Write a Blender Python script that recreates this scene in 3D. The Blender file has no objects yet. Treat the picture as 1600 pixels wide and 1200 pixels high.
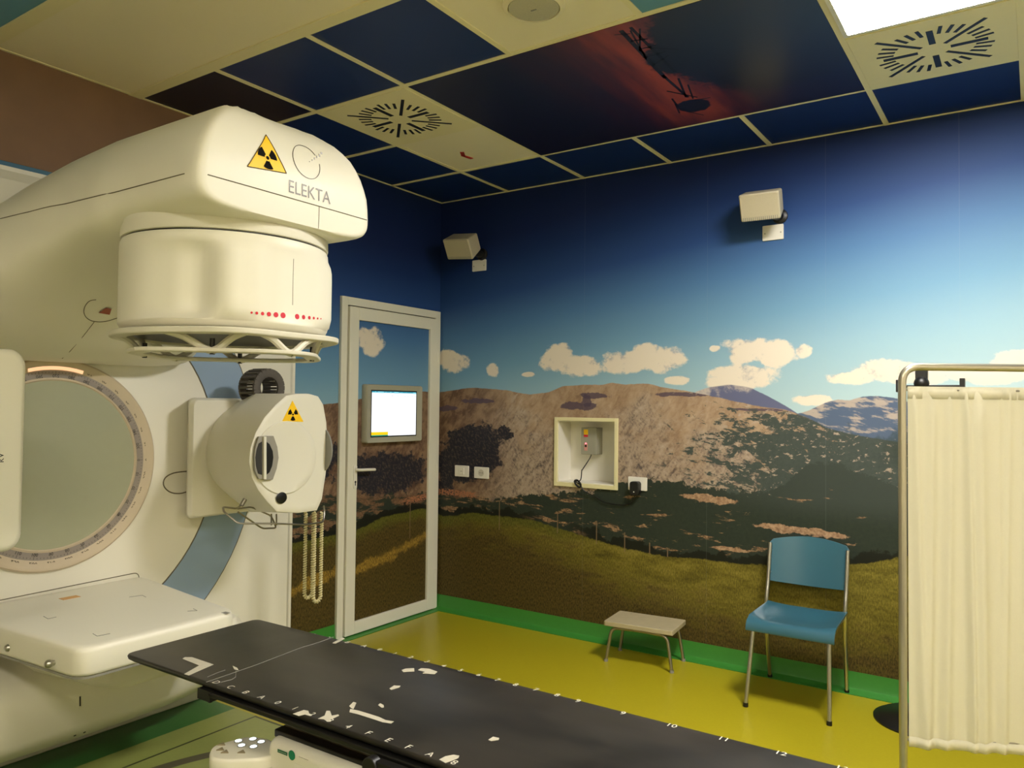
import bpy, bmesh, math, random
from mathutils import Vector, Matrix
from mathutils.bvhtree import BVHTree
random.seed(4)
PI = math.pi
COL = bpy.context.scene.collection
# ------------------------------------------------------------------ camera (solved from the room's vanishing points)
FPX = 1211.26
CAM = Vector((3.64, -4.42, 1.473))
VA, VB = (-990 - 800, -(615 - 600)), (1620 - 800, -(643 - 600))
X_ = -Vector((VA[0], VA[1], -FPX)).normalized()
Y_ = Vector((VB[0], VB[1], -FPX)); Y_ = (Y_ - X_ * Y_.dot(X_)).normalized()
Z_ = X_.cross(Y_)
R = Matrix((X_, Y_, Z_))          # rows: world axes in camera space -> maps camera vectors to world
def ray(px, py): return R @ Vector((px - 800, 600 - py, -FPX))
def P(px, py, ax, v):
    d = ray(px, py); t = (v - CAM[ax]) / d[ax]; return CAM + d * t
cam_d = bpy.data.cameras.new('camera'); cam = bpy.data.objects.new('camera', cam_d); COL.objects.link(cam)
cam.matrix_world = Matrix.Translation(CAM) @ R.to_4x4()
cam_d.sensor_width = 36; cam_d.lens = FPX / 1600 * 36; cam_d.clip_start = .02
sc = bpy.context.scene; sc.camera = cam
sc.view_settings.view_transform = 'Standard'; sc.view_settings.look = 'None'; sc.view_settings.gamma = 1
sc.view_settings.exposure = 1.0
CH = 2.967                         # ceiling height

# ------------------------------------------------------------------ materials
def s2l(c): return tuple(((v / 255) / 12.92 if v / 255 <= .04045 else ((v / 255 + .055) / 1.055) ** 2.4) for v in c)
def mat(name, col, rough=.5, metal=0, var=.06, scale=30, emit=None, es=1, bump=0, spec=.5, coat=0, trans=0, alpha=1, srgb=True):
    m = bpy.data.materials.new(name); m.use_nodes = True; nt = m.node_tree; b = nt.nodes['Principled BSDF']
    c = s2l(col) if srgb else col
    tc = nt.nodes.new('ShaderNodeNewGeometry'); nz = nt.nodes.new('ShaderNodeTexNoise')
    nz.inputs['Scale'].default_value = scale; nz.inputs['Detail'].default_value = 4
    nt.links.new(tc.outputs['Position'], nz.inputs['Vector'])
    mx = nt.nodes.new('ShaderNodeMix'); mx.data_type = 'RGBA'
    mx.inputs['A'].default_value = (*[max(0, v * (1 - var)) for v in c], 1); mx.inputs['B'].default_value = (*[min(1, v * (1 + var)) for v in c], 1)
    nt.links.new(nz.outputs['Fac'], mx.inputs['Factor']); nt.links.new(mx.outputs['Result'], b.inputs['Base Color'])
    b.inputs['Roughness'].default_value = rough; b.inputs['Metallic'].default_value = metal
    b.inputs['Specular IOR Level'].default_value = spec; b.inputs['Coat Weight'].default_value = coat; b.inputs['Coat Roughness'].default_value = .15
    if emit: b.inputs['Emission Color'].default_value = (*s2l(emit), 1); b.inputs['Emission Strength'].default_value = es
    if trans: b.inputs['Transmission Weight'].default_value = trans
    if alpha < 1: b.inputs['Alpha'].default_value = alpha
    if bump:
        bp = nt.nodes.new('ShaderNodeBump'); bp.inputs['Strength'].default_value = bump; bp.inputs['Distance'].default_value = .01
        nt.links.new(nz.outputs['Fac'], bp.inputs['Height']); nt.links.new(bp.outputs['Normal'], b.inputs['Normal'])
    return m

class NT:
    def __init__(s, name, rough=.5):
        s.m = bpy.data.materials.new(name); s.m.use_nodes = True; s.nt = s.m.node_tree; s.b = s.nt.nodes['Principled BSDF']
        s.b.inputs['Roughness'].default_value = rough
        g = s.nt.nodes.new('ShaderNodeNewGeometry'); sp = s.nt.nodes.new('ShaderNodeSeparateXYZ'); s.L(g.outputs['Position'], sp.inputs[0])
        s.x, s.y, s.z = [V(s, o) for o in sp.outputs]
    def L(s, a, b): s.nt.links.new(a, b)
    def put(s, sock, v):
        if isinstance(v, V): s.L(v.o, sock)
        elif isinstance(v, (tuple, list)): sock.default_value = (*v, 1) if len(v) == 3 and sock.type == 'RGBA' else v
        else: sock.default_value = v
    def math(s, op, *a, clamp=False):
        n = s.nt.nodes.new('ShaderNodeMath'); n.operation = op; n.use_clamp = clamp
        for i, v in enumerate(a): s.put(n.inputs[i], v)
        return V(s, n.outputs[0])
    def vec(s, x, y, z=0):
        n = s.nt.nodes.new('ShaderNodeCombineXYZ')
        for i, v in enumerate((x, y, z)): s.put(n.inputs[i], v)
        return V(s, n.outputs[0])
    def noise(s, v, scale, detail=5, rough=.55, dist=0):
        n = s.nt.nodes.new('ShaderNodeTexNoise'); s.put(n.inputs['Vector'], v); n.inputs['Scale'].default_value = scale
        n.inputs['Detail'].default_value = detail; n.inputs['Roughness'].default_value = rough; n.inputs['Distortion'].default_value = dist
        return V(s, n.outputs['Fac'])
    def curve(s, x, pts, x0, x1, y0, y1):
        n = s.nt.nodes.new('ShaderNodeFloatCurve'); c = n.mapping.curves[0]
        q = [((a - x0) / (x1 - x0), (b - y0) / (y1 - y0)) for a, b in sorted(pts)]
        c.points[0].location = q[0]; c.points[1].location = q[-1]
        for a in q[1:-1]: c.points.new(*a)
        for p in c.points: p.handle_type = 'VECTOR'
        n.mapping.update()
        s.put(n.inputs['Value'], (x - x0) * (1 / (x1 - x0)))
        return V(s, n.outputs[0]) * (y1 - y0) + y0
    def step(s, v, a, b):           # smoothstep a..b
        n = s.nt.nodes.new('ShaderNodeMapRange'); n.interpolation_type = 'SMOOTHSTEP'; s.put(n.inputs[0], v)
        n.inputs[1].default_value = a; n.inputs[2].default_value = b; n.inputs[3].default_value = 0; n.inputs[4].default_value = 1
        return V(s, n.outputs[0])
    def ramp(s, v, stops):
        n = s.nt.nodes.new('ShaderNodeValToRGB'); e = n.color_ramp.elements
        e[0].position = stops[0][0]; e[0].color = (*stops[0][1], 1); e[1].position = stops[-1][0]; e[1].color = (*stops[-1][1], 1)
        for p, c in stops[1:-1]: q = e.new(p); q.color = (*c, 1)
        s.put(n.inputs[0], v); return V(s, n.outputs[0])
    def mix(s, a, b, f):
        n = s.nt.nodes.new('ShaderNodeMix'); n.data_type = 'RGBA'; s.put(n.inputs['Factor'], f)
        s.put(n.inputs['A'], a); s.put(n.inputs['B'], b); return V(s, n.outputs['Result'])
    def out(s, col): s.put(s.b.inputs['Base Color'], col); return s.m
class V:
    def __init__(s, t, o): s.t = t; s.o = o
    def __add__(s, b): return s.t.math('ADD', s, b)
    __radd__ = __add__
    def __sub__(s, b): return s.t.math('SUBTRACT', s, b)
    def __rsub__(s, b): return s.t.math('SUBTRACT', b, s)
    def __mul__(s, b): return s.t.math('MULTIPLY', s, b)
    __rmul__ = __mul__

# ------------------------------------------------------------------ mesh helpers
class MB:
    def __init__(s): s.bm = bmesh.new()
    def face(s, pts, mi=0):
        f = s.bm.faces.new([s.bm.verts.new(p) for p in pts]); f.material_index = mi; return f
    def box(s, lo, hi, mi=0):
        x0, y0, z0 = lo; x1, y1, z1 = hi
        v = [s.bm.verts.new(p) for p in ((x0,y0,z0),(x1,y0,z0),(x1,y1,z0),(x0,y1,z0),(x0,y0,z1),(x1,y0,z1),(x1,y1,z1),(x0,y1,z1))]
        for q in ((0,3,2,1),(4,5,6,7),(0,1,5,4),(1,2,6,5),(2,3,7,6),(3,0,4,7)):
            f = s.bm.faces.new([v[i] for i in q]); f.material_index = mi
        return s
    def obox(s, c, ax, ay, az, mi=0):          # oriented box: centre and half-vectors
        c, ax, ay, az = map(Vector, (c, ax, ay, az))
        v = [s.bm.verts.new(c + ax*i + ay*j + az*k) for k in (-1,1) for (i,j) in ((-1,-1),(1,-1),(1,1),(-1,1))]
        for q in ((0,3,2,1),(4,5,6,7),(0,1,5,4),(1,2,6,5),(2,3,7,6),(3,0,4,7)):
            f = s.bm.faces.new([v[i] for i in q]); f.material_index = mi
        return s
    def loft(s, rings, cap=(True, True), mi=0, closed=False):
        rs = [[s.bm.verts.new(p) for p in r] for r in rings]; n = len(rs[0])
        rr = list(zip(rs, rs[1:] + ([rs[0]] if closed else [])))[:len(rs) if closed else len(rs)-1]
        for a, b in rr:
            for i in range(n):
                f = s.bm.faces.new((a[i], a[(i+1) % n], b[(i+1) % n], b[i])); f.material_index = mi
        if not closed:
            if cap[0]: s.bm.faces.new(list(reversed(rs[0]))).material_index = mi
            if cap[1]: s.bm.faces.new(rs[-1]).material_index = mi
        return s
    def prism(s, poly, d, mi=0):               # poly: 3D points, d: extrude vector
        d = Vector(d); return s.loft([[Vector(p) for p in poly], [Vector(p) + d for p in poly]], mi=mi)
    def tube(s, path, r, n=10, cap=True, mi=0, closed=False):
        path = [Vector(p) for p in path]; rings = []; up = None
        for i, p in enumerate(path):
            if closed: t = path[(i+1) % len(path)] - path[i-1]
            else: t = (path[min(i+1, len(path)-1)] - path[max(i-1, 0)])
            t.normalize()
            if up is None: up = t.orthogonal().normalized()
            up = (up - t * up.dot(t)).normalized(); w = t.cross(up)
            rr = r[i] if isinstance(r, (list, tuple)) else r
            rings.append([p + (up * math.cos(a) + w * math.sin(a)) * rr for a in [2*PI*k/n for k in range(n)]])
        return s.loft(rings, (cap, cap), mi, closed)
    def cyl(s, a, b, r, n=24, r2=None, mi=0): return s.tube([a, b], [r, r if r2 is None else r2], n, mi=mi)
    def lathe(s, c, axis, prof, n=48, mi=0, cap=(True, True)):   # prof: (radius, height along axis)
        c = Vector(c); ax = Vector(axis).normalized(); u = ax.orthogonal().normalized(); w = ax.cross(u)
        return s.loft([[c + ax*h + (u*math.cos(a) + w*math.sin(a))*r for a in [2*PI*k/n for k in range(n)]] for r, h in prof], cap, mi)
    def ball(s, c, r, n=16, mi=0):
        return s.lathe(c, (0,0,1), [(max(r*math.sin(PI*k/n), 1e-4), -r*math.cos(PI*k/n)) for k in range(n+1)], 2*n, mi)
def wm(o):
    m = o.matrix_basis.copy()
    while o.parent: o = o.parent; m = o.matrix_basis @ m
    return m
def obj(name, mb, mats, parent=None, bevel=0, seg=3, smooth=40, sub=0, label=None):
    if not isinstance(mats, (list, tuple)): mats = [mats]
    bm = mb.bm; bmesh.ops.recalc_face_normals(bm, faces=bm.faces[:])
    me = bpy.data.meshes.new(name); bm.to_mesh(me); bm.free()
    for m in mats: me.materials.append(m)
    if smooth:
        for p in me.polygons: p.use_smooth = True
        me.set_sharp_from_angle(angle=math.radians(smooth))
    o = bpy.data.objects.new(name, me); COL.objects.link(o)
    if parent is not None:
        me.transform(wm(parent).inverted()); o.parent = parent
    else:
        vs = [v.co for v in me.vertices]; c = Vector([(min(v[i] for v in vs) + max(v[i] for v in vs)) / 2 for i in range(3)]); c.z = min(v.z for v in vs)
        me.transform(Matrix.Translation(-c)); o.location = c
    if bevel:
        b = o.modifiers.new('bevel', 'BEVEL'); b.width = bevel; b.segments = seg; b.limit_method = 'ANGLE'; b.angle_limit = math.radians(35); b.harden_normals = True
    if sub:
        q = o.modifiers.new('sub', 'SUBSURF'); q.levels = sub; q.render_levels = sub
    if label: o['label'] = label
    return o
def tag(o, label, cat, group=None):
    o['label'] = label; o['category'] = cat
    if group: o['group'] = group
    return o
def thing(name, label, cat, loc, group=None):
    o = bpy.data.objects.new(name, None); COL.objects.link(o); o.location = loc; o.empty_display_size = .1
    return tag(o, label, cat, group)
def struct(o): o['kind'] = 'structure'; return o
def fillet(pts, r, n=6):             # round the corners of an open path
    pts = [Vector(p) for p in pts]; out = [pts[0]]
    for a, b, c in zip(pts, pts[1:], pts[2:]):
        d1 = (a - b); d2 = (c - b); rr = min(r, d1.length*.49, d2.length*.49)
        p = b + d1.normalized()*rr; q = b + d2.normalized()*rr
        for k in range(n+1):
            t = k/n; out.append((1-t)**2*p + 2*t*(1-t)*b + t*t*q)
    return out + [pts[-1]]
def spline(pts, n=8):                # Catmull-Rom
    pts = [Vector(p) for p in pts]; q = [pts[0]] + pts + [pts[-1]]; out = []
    for i in range(1, len(q)-2):
        for k in range(n):
            t = k/n; a, b, c, d = q[i-1:i+3]
            out.append(.5*((2*b) + (c-a)*t + (2*a-5*b+4*c-d)*t*t + (3*b-a-3*c+d)*t**3))
    return out + [pts[-1]]
def rrect(a0, b0, a1, b1, r, n=6):   # rounded rectangle, 2D
    o = []
    for cx, cy, s in ((a1-r, b1-r, 0), (a0+r, b1-r, 1), (a0+r, b0+r, 2), (a1-r, b0+r, 3)):
        for k in range(n+1): t = (s + k/n)*PI/2; o.append((cx + r*math.cos(t), cy + r*math.sin(t)))
    return o
def text_tris(txt, size, xs=1.0, depth=0):
    cu = bpy.data.curves.new('t', 'FONT'); cu.body = txt; cu.size = size; cu.align_x = 'CENTER'; cu.align_y = 'CENTER'; cu.resolution_u = 3
    o = bpy.data.objects.new('t', cu); COL.objects.link(o); bpy.context.view_layer.update()
    me = bpy.data.meshes.new_from_object(o.evaluated_get(bpy.context.evaluated_depsgraph_get()))
    vs = [(v.co.x*xs, v.co.y) for v in me.vertices]; fs = [tuple(p.vertices) for p in me.polygons]
    bpy.data.objects.remove(o); bpy.data.curves.remove(cu); bpy.data.meshes.remove(me)
    return vs, fs
def flat_text(mb, txt, size, c, u, w, xs=1.0, mi=0):     # lettering lying in the plane (u, w)
    vs, fs = text_tris(txt, size, xs); c, u, w = Vector(c), Vector(u), Vector(w)
    bv = [mb.bm.verts.new(c + u*a + w*b) for a, b in vs]
    for f in fs:
        try: mb.bm.faces.new([bv[i] for i in f]).material_index = mi
        except ValueError: pass

# ------------------------------------------------------------------ common materials
CREAM = mat('cream_shell', (226, 222, 206), .42, var=.02, scale=3, spec=.45)
CREAM_D = mat('cream_shell_darker', (205, 200, 182), .45, var=.02, scale=3)
SEAM = mat('seam_line', (104, 96, 76), .8)
BLACK = mat('black_plastic', (16, 15, 15), .4)
DARK = mat('dark_grey', (48, 46, 44), .5)
CHROME = mat('brushed_metal', (190, 188, 180), .28, 1, var=.03)
STEEL = mat('satin_steel', (160, 155, 145), .4, 1, var=.05)
DECAL = mat('matt_black_print', (22, 19, 16), .85, spec=.1)
GREY = mat('grey_plastic', (140, 138, 130), .5)
WHITEP = mat('white_plastic', (228, 224, 212), .45, var=.02)
YEL = mat('sticker_yellow', (250, 200, 0), .5, var=.01)
RED = mat('dot_red', (200, 20, 45), .5)
BLUEP = mat('grey_blue_panel', (146, 168, 192), .35, var=.03, scale=4)
BLUEF = mat('teal_blue_frame', (58, 110, 140), .5)
ALU = mat('white_lacquered_aluminium', (226, 223, 206), .4, var=.02, scale=8)

# ------------------------------------------------------------------ mural
def mural(name, fine=True):
    t = NT(name, .55); u = t.x + t.y; z = t.z
    def A(px, py): p = P(px, py, 1, 0.0); return (p.x, p.z)
    def B(px, py): p = P(px, py, 0, 0.0); return (p.y, p.z)
    p2 = t.vec(u, z)
    nb = t.noise(p2, 2.2, 6, .6); nm = t.noise(p2, 9, 7, .62); nf = t.noise(p2, 42, 6, .65); nff = t.noise(p2, 160, 3, .6)
    # sky
    sky = t.ramp((z - 1.4 + (3.0 - t.math('MAXIMUM', u, -.3)) * .14) * (1/1.6), [(0, (.45, .57, .58)), (.10, (.40, .55, .58)), (.26, (.29, .455, .53)), (.43, (.155, .315, .46)),
                                      (.60, (.075, .185, .37)), (.75, (.024, .070, .23)), (.90, (.010, .032, .135)), (1, (.008, .020, .095))])
    # clouds
    cl = None
    E_ = [(A(712, 566), .125, .075), (A(700, 558), .09, .07), (A(770, 578), .055, .05), (A(870, 562), .13, .085), (A(905, 572), .17, .07), (A(880,552),.07,.06), (A(975, 566), .17, .075),
          (A(1035, 562), .15, .085), (A(1010,552),.1,.07), (A(825, 585), .05, .018), (A(1060, 594), .08, .03), (A(1165, 548), .15, .085), (A(1205, 553), .15, .075), (A(1160, 585), .19, .07), (A(1150,598),.2,.05),
          (A(1255, 548), .05, .04), (A(1375, 578), .16, .06), (A(1330, 590), .15, .035), (A(1430, 588), .16, .04), (A(1118, 545), .035, .02), (A(1270, 625), .11, .03), (A(1540, 585), .2, .05), (A(1600, 570), .14, .07),
          (B(582, 535), .11, .10), (B(570, 528), .075, .08), (A(1725, 575), .3, .06), (A(500, 560), .05, .04)]
    for (cu, cz), ru, rz in E_[:26]:
        a = (u - cu) * (1/ru); b = (z - cz) * (1/rz); d = a*a + b*b
        m = t.math('SUBTRACT', 1.0, d)
        cl = m if cl is None else t.math('MAXIMUM', cl, m)
    cn = t.noise(t.vec(u, z*1.3, 3.1), 7.5, 7, .62); cf = t.noise(t.vec(u, z, 7.7), 26, 5, .6)
    ca = t.step(cl + (cn - .5)*3.0 + (cf-.5)*.5, -.14, .40)
    ccol = t.mix((.42, .40, .40), (.74, .66, .54), t.step(cn + (cf-.5)*.5 + (cl-.3)*.10, .30, .50))
    col = t.mix(sky, ccol, ca)
    # ridges
    U0, U1 = -1.6, 6.2
    def ridge(pts, amp): return t.curve(u, pts, U0, U1, 0, 3) + (nm - .5)*amp + (nf-.5)*amp*.4
    r2 = ridge([(U0, .5), A(1060, 640), A(1085, 612), A(1108, 604), A(1140, 600), A(1172, 605), A(1200, 618), A(1232, 636), A(1280, 668), (U1, .5)], .012)
    r3 = ridge([(U0, .5), A(1215, 652), A(1262, 642), A(1290, 628), A(1312, 622), A(1325, 626), A(1345, 619), A(1365, 617), A(1404, 622), A(1450, 636), A(1520, 622), A(1600, 630), (U1, 1.5)], .014)
    main = [(U0, 1.46), B(445, 634), B(520, 630), B(600, 616), B(663, 611), A(692, 612), A(720, 607), A(745, 605), A(790, 609), A(828, 616), A(858, 612), A(878, 603), A(915, 600), A(940, 601), A(955, 597), A(975, 600),
            A(1010, 598), A(1040, 605), A(1082, 612), A(1130, 622), A(1175, 632), A(1230, 640), A(1262, 652), A(1292, 668), A(1330, 678), A(1404, 690), A(1500, 700), (U1, 1.1)]
    rm = ridge(main, .014)
    snow = t.mix((.12, .13, .22), (.50, .43, .38), t.step(nm + (r2 - z)*-2.0 - (u-2.05)*.9, .32, .50))
    col = t.mix(col, snow, t.step(r2 - z, 0, .006))
    blue = t.mix((.085, .12, .19), (.42, .35, .30), t.step(t.noise(t.vec(u*.8 + z*1.2, z*1.8, 2), 10, 6, .62) + (z-1.42)*.5, .50, .60))
    blue = t.mix(blue, (.06, .09, .12), t.step(nm + (1.36-z)*1.5, .50, .62))
    col = t.mix(col, blue, t.step(r3 - z, 0, .006))
    # main massif
    h = rm - z
    er = t.noise(t.vec(u*1.6 - z*1.1, z*.75 + u*.35, 4), 14, 8, .68, .6)      # erosion gullies
    er2 = t.noise(t.vec(u*1.5 + z*.7, z*1.1, 9), 40, 6, .66)
    tan = t.ramp(nm*.45 + er*.4 + nb*.25 , [(.36, (.19, .115, .072)), (.50, (.335, .225, .14)), (.66, (.47, .345, .23))])
    rock = t.ramp(er*.6 + er2*.45, [(.40, (.06, .055, .06)), (.46, (.19, .15, .125)), (.53, (.34, .26, .195)), (.68, (.47, .38, .30))])
    mm = t.mix(tan, rock, t.step(h + (nm-.5)*.5 + (nb-.5)*1.3 + (t.math('ABSOLUTE', u - 1.3))*-.10 - .03, .02, .34) * .85)
    vs_ = t.noise(t.vec(u*1.2 - z*.9, z*.5 + u*.2, 12), 24, 5, .6)
    mm = t.mix(mm, (.52, .42, .33), t.step(vs_ + (nb-.5)*.4, .52, .66) * t.step(1.0 - t.math('ABSOLUTE', (u - .62) - (z - 1.35)*.6)*4.0, 0, .8) * t.step(z, 1.2, 1.35) * .6)
    # left part is browner and darker
    mm = t.mix(mm, t.mix((.11, .062, .040), (.26, .165, .10), t.step(er*.5+nm*.5, .40, .6)), t.step(.75 - u + (nb-.5)*.5, .0, .5) )
    # shadow shapes on the flank
    wu = u + (t.noise(t.vec(u, z, 21), 7, 5, .6) - .5)*.34; wz = z + (t.noise(t.vec(u, z*1.6, 33), 8, 6, .62) - .5)*.16
    def blob(c, ru, rz, sk=0, wob=1.3, lo=-.1, hi=.25, nn=None):
        k_ = min(1, rz/.05)
        q_, r_ = (wu, u + (z - c[1])*0) if k_ == 1 else (u + (wu-u)*.6, u)
        zq = z + (wz - z)*k_ if k_ < 1 else wz
        a = (q_ - c[0] - (zq-c[1])*sk) * (1/ru); b = (zq - c[1]) * (1/rz)
        return t.step(1.0 - (a*a + b*b) + ((nm if nn is None else nn) - .5)*2*wob + (nf-.5)*wob, lo, hi)
    for c, ru, rz, sk in ((A(735, 690), .27, .13, .9), (A(755,700),.13,.16,-.3), (A(788, 678), .10, .05, .4), (A(700, 735), .10, .22, 0), (A(720,730),.27,.12,0), (B(600, 740), .45, .14, 0), (B(480, 720), .3, .15, 0)):
        mm = t.mix(mm, t.mix((.018, .018, .026), (.085, .06, .05), t.step(er2, .48, .64)), blob(c, ru, rz, sk) )
    for c, ru, rz in ((A(745, 627), .16, .016), (A(905, 634), .13, .026), (A(925, 618), .13, .018), (A(915,626), .05, .04), (A(1065, 616), .20, .013), (A(700, 638), .1, .02), (A(1180,640),.15,.008)):
        mm = t.mix(mm, (.075, .052, .085), blob(c, ru, rz, 0, .9) * .85)
    # woods creeping up the right-hand flank
    wn = t.noise(t.vec(u*.8 + z*1.1, z*1.3 - u*.3, 1.5), 13, 8, .68, .4)
    wood = t.step(wn + (u - 2.0)*.34 + t.math('MINIMUM', h, .25)*.40 , .622, .68)
    mm = t.mix(mm, t.mix((.035, .048, .045), (.075, .09, .075), nf), wood * t.step(u, 1.5, 1.9) * t.step(h + t.math('MAXIMUM', u - 2.2, 0)*.12 + (nf-.5)*.05, .02, .06))
    stq = t.noise(t.vec(u*.9 + z*1.5, z*1.9 - u*.9, 14), 17, 7, .66)
    mm = t.mix(mm, t.mix((.36, .27, .20), (.50, .41, .32), nf), t.step(stq, .57, .63) * t.step(u, 1.6, 2.2) * .85)
    col = t.mix(col, mm, t.step(h, 0, .006))
    # wooded valley
    base = t.curve(u, [(U0, 1.0), B(445, 770), B(560, 775), B(660, 770), A(700, 772), A(760, 780), A(850, 770), A(920, 768), A(985, 748), A(1040, 748), A(1090, 760), A(1150, 766), A(1205, 768), A(1240, 738), A(1270, 722), A(1295, 718), A(1345, 738), A(1404, 755), (U1, .95)], U0, U1, 0, 3) + (nm-.5)*.17 + (nf-.5)*.09
    vn = t.noise(t.vec(u*.55, z*2.1, 6), 9, 7, .66, .3)
    val = t.mix((.014, .022, .018), (.036, .046, .030), nf); val = t.mix(val, (.046, .058, .050), t.step(u, 1.7, 2.7) * t.step(z, .84, 1.0) * .8)
    val = t.mix(val, t.ramp(er2, [(.4, (.14, .075, .04)), (.6, (.38, .24, .13))]), t.step(vn + (.80 - z)*.22 - (u-1.4)*.03, .565, .62))
    val = t.mix(val, t.mix((.05, .03, .02), (.17, .09, .05), nf), t.step(.35 - u, 0, .5) * t.step(vn, .48, .56) * .7)
    for c, ru, rz in ((A(1110, 780), .16, .022), (A(1140, 858), .13, .012), (A(1250, 830), .26, .022)):
        val = t.mix(val, t.ramp(nf, [(.35, (.2, .11, .06)), (.65, (.46, .30, .18))]), blob(c, ru, rz, -3 if rz == .022 else 0, .8))
    col = t.mix(col, val, t.step(base - z, 0, .012))
    # village strung along the slope
    vil = t.curve(u, [(U0, .5), B(590, 790), B(625, 784), B(662, 776), A(695, 768), A(745, 774), (U1, .5)], U0, U1, 0, 3)
    vm = t.step(.022 - t.math('ABSOLUTE', z - vil), -.004, .006) * t.step(u, -.45, -.3) * t.step(.36 - u, -.02, .04) * t.step(t.noise(p2, 75, 2), .44, .50)
    col = t.mix(col, (.36, .15, .075), vm)
    # meadow
    gt = t.curve(u, [(U0, .72), B(445, 850), B(520, 835), B(556, 826), B(600, 806), B(662, 792), A(692, 806), A(740, 800), A(790, 806), A(835, 812), A(880, 826), A(925, 840), A(980, 856), A(1040, 868), A(1100, 872), A(1160, 880), A(1230, 884), A(1330, 880), A(1360, 878), A(1404, 868), A(1500, 870), (U1, .7)], U0, U1, 0, 3) + (nm-.5)*.035 + (nf-.5)*.03
    bush = t.step(gt + .045 + (nm-.5)*.16 - z, 0, .01)
    col = t.mix(col, (.010, .011, .007), bush * t.step(t.math('ABSOLUTE', u - 1.0), .0, .3))
    gl = t.noise(t.vec(u*2.4, z*.9, 5), 60, 5, .7); gp = t.noise(t.vec(u*.6, z*1.8, 8), 8, 6, .62)
    gcol = t.ramp(gl*.55 + gp*.5, [(.36, (.045, .036, .006)), (.48, (.115, .095, .012)), (.58, (.19, .155, .022)), (.72, (.32, .26, .06))])
    gcol = t.mix(gcol, t.ramp(gl, [(.38, (.030, .023, .006)), (.62, (.12, .080, .018))]), t.step((gt - z)*1.15 - (u - 1.2)*.16 + (gp-.5)*1.0 + .03, .10, .42))
    gcol = t.mix(gcol, t.ramp(gl, [(.35, (.04, .045, .006)), (.6, (.13, .125, .018))]), t.step(.10 - (gt - z) + (nm-.5)*.18, 0, .08) * t.step(1.5 - u, 0, .7))
    # sunlit bank that crosses the door
    bk = t.curve(u, [(U0, .30), B(445, 930), B(520, 895), B(556, 890), B(600, 872), B(640, 850), B(662, 838), A(700, 822), (U1, .5)], U0, U1, 0, 3)
    gcol = t.mix(gcol, t.ramp(gl, [(.38, (.09, .05, .008)), (.6, (.38, .24, .04))]), t.step(.035 + (nm-.5)*.16 - t.math('ABSOLUTE', z - bk), -.01, .02) * t.step(.05 - u, 0, .2))
    col = t.mix(col, gcol, t.step(gt - z, 0, .012))
    # fence posts
    for (q, zz) in ((B(640, 840), B(645, 782)), (A(780, 828), A(781, 783)), (A(871, 833), A(873, 800)), (A(932, 850), A(933, 815)), (A(976, 862), A(976, 832)), (A(1015, 866), A(1015, 848)), (A(1043, 870), A(1043, 856))):
        col = t.mix(col, (.20, .135, .075), t.step(.0035 - t.math('ABSOLUTE', u - q[0]), -.001, .001) * t.step(z, q[1] - .002, q[1]) * t.step(zz[1] - z, -.002, 0) * .8)
    # paper joints
    for c in (A(913, 500)[0], A(1105, 500)[0], A(1290,500)[0], A(1500, 500)[0]):
        col = t.mix(col, (.4, .4, .4), t.step(.0015 - t.math('ABSOLUTE', u - c), -.0006, .0006) * .07)
    t.b.inputs['Specular IOR Level'].default_value = .25; return t.out(col)
MURAL = mural('landscape_wallpaper')
BROWN = mat('brown_panel', (132, 100, 74), .6, var=.12, scale=6)
BEIGE = mat('beige_wall', (228, 220, 200), .7, var=.04, scale=3)

# ------------------------------------------------------------------ room shell
XR, YF = 5.6, -6.2
NX0, NX1, NZ0, NZ1 = 1.018, 1.440, .975, 1.382      # niche opening
mb = MB(); T = .25
for lo, hi in (((-T, 0, -.1), (NX0, T, CH+.1)), ((NX1, 0, -.1), (XR+T, T, CH+.1)), ((NX0, 0, -.1), (NX1, T, NZ0)), ((NX0, 0, NZ1), (NX1, T, CH+.1)), ((NX0, .17, NZ0), (NX1, T, NZ1))):
    mb.box(lo, hi)
struct(obj('wall_back', mb, MURAL, smooth=0))
GY0, GY1, GZ1 = -4.11, -1.41, 2.46                  # opening that holds the machine
mb = MB()
mb.box((-T, GY1, -.1), (0, 0, CH+.1), 0)
mb.box((-T, GY0, GZ1), (0, GY1, CH+.1), 1)
mb.box((-T, YF, -.1), (0, GY0, CH+.1), 1)
mb.box((-T-.04, YF, -.1), (-T, GY1, CH), 1)
struct(obj('wall_left', mb, [MURAL, BROWN], smooth=0))
struct(obj('wall_right', MB().box((XR, YF, -.1), (XR+T, 0, CH+.1)), BEIGE, smooth=0))
struct(obj('wall_front', MB().box((-T, YF-T, -.1), (XR+T, YF, CH+.1)), BEIGE, smooth=0))
# frame around the machine opening
mb = MB(); w = .032
mb.box((-.02, GY1 - .008, 0), (.012, GY1 + w, GZ1 + w)); mb.box((-.02, GY0 - w, 0), (.012, GY0 + .008, GZ1 + w)); mb.box((-.02, GY0, GZ1 - .008), (.012, GY1, GZ1 + w))
struct(obj('trim_1', mb, BLUEF, bevel=.003))
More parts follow.
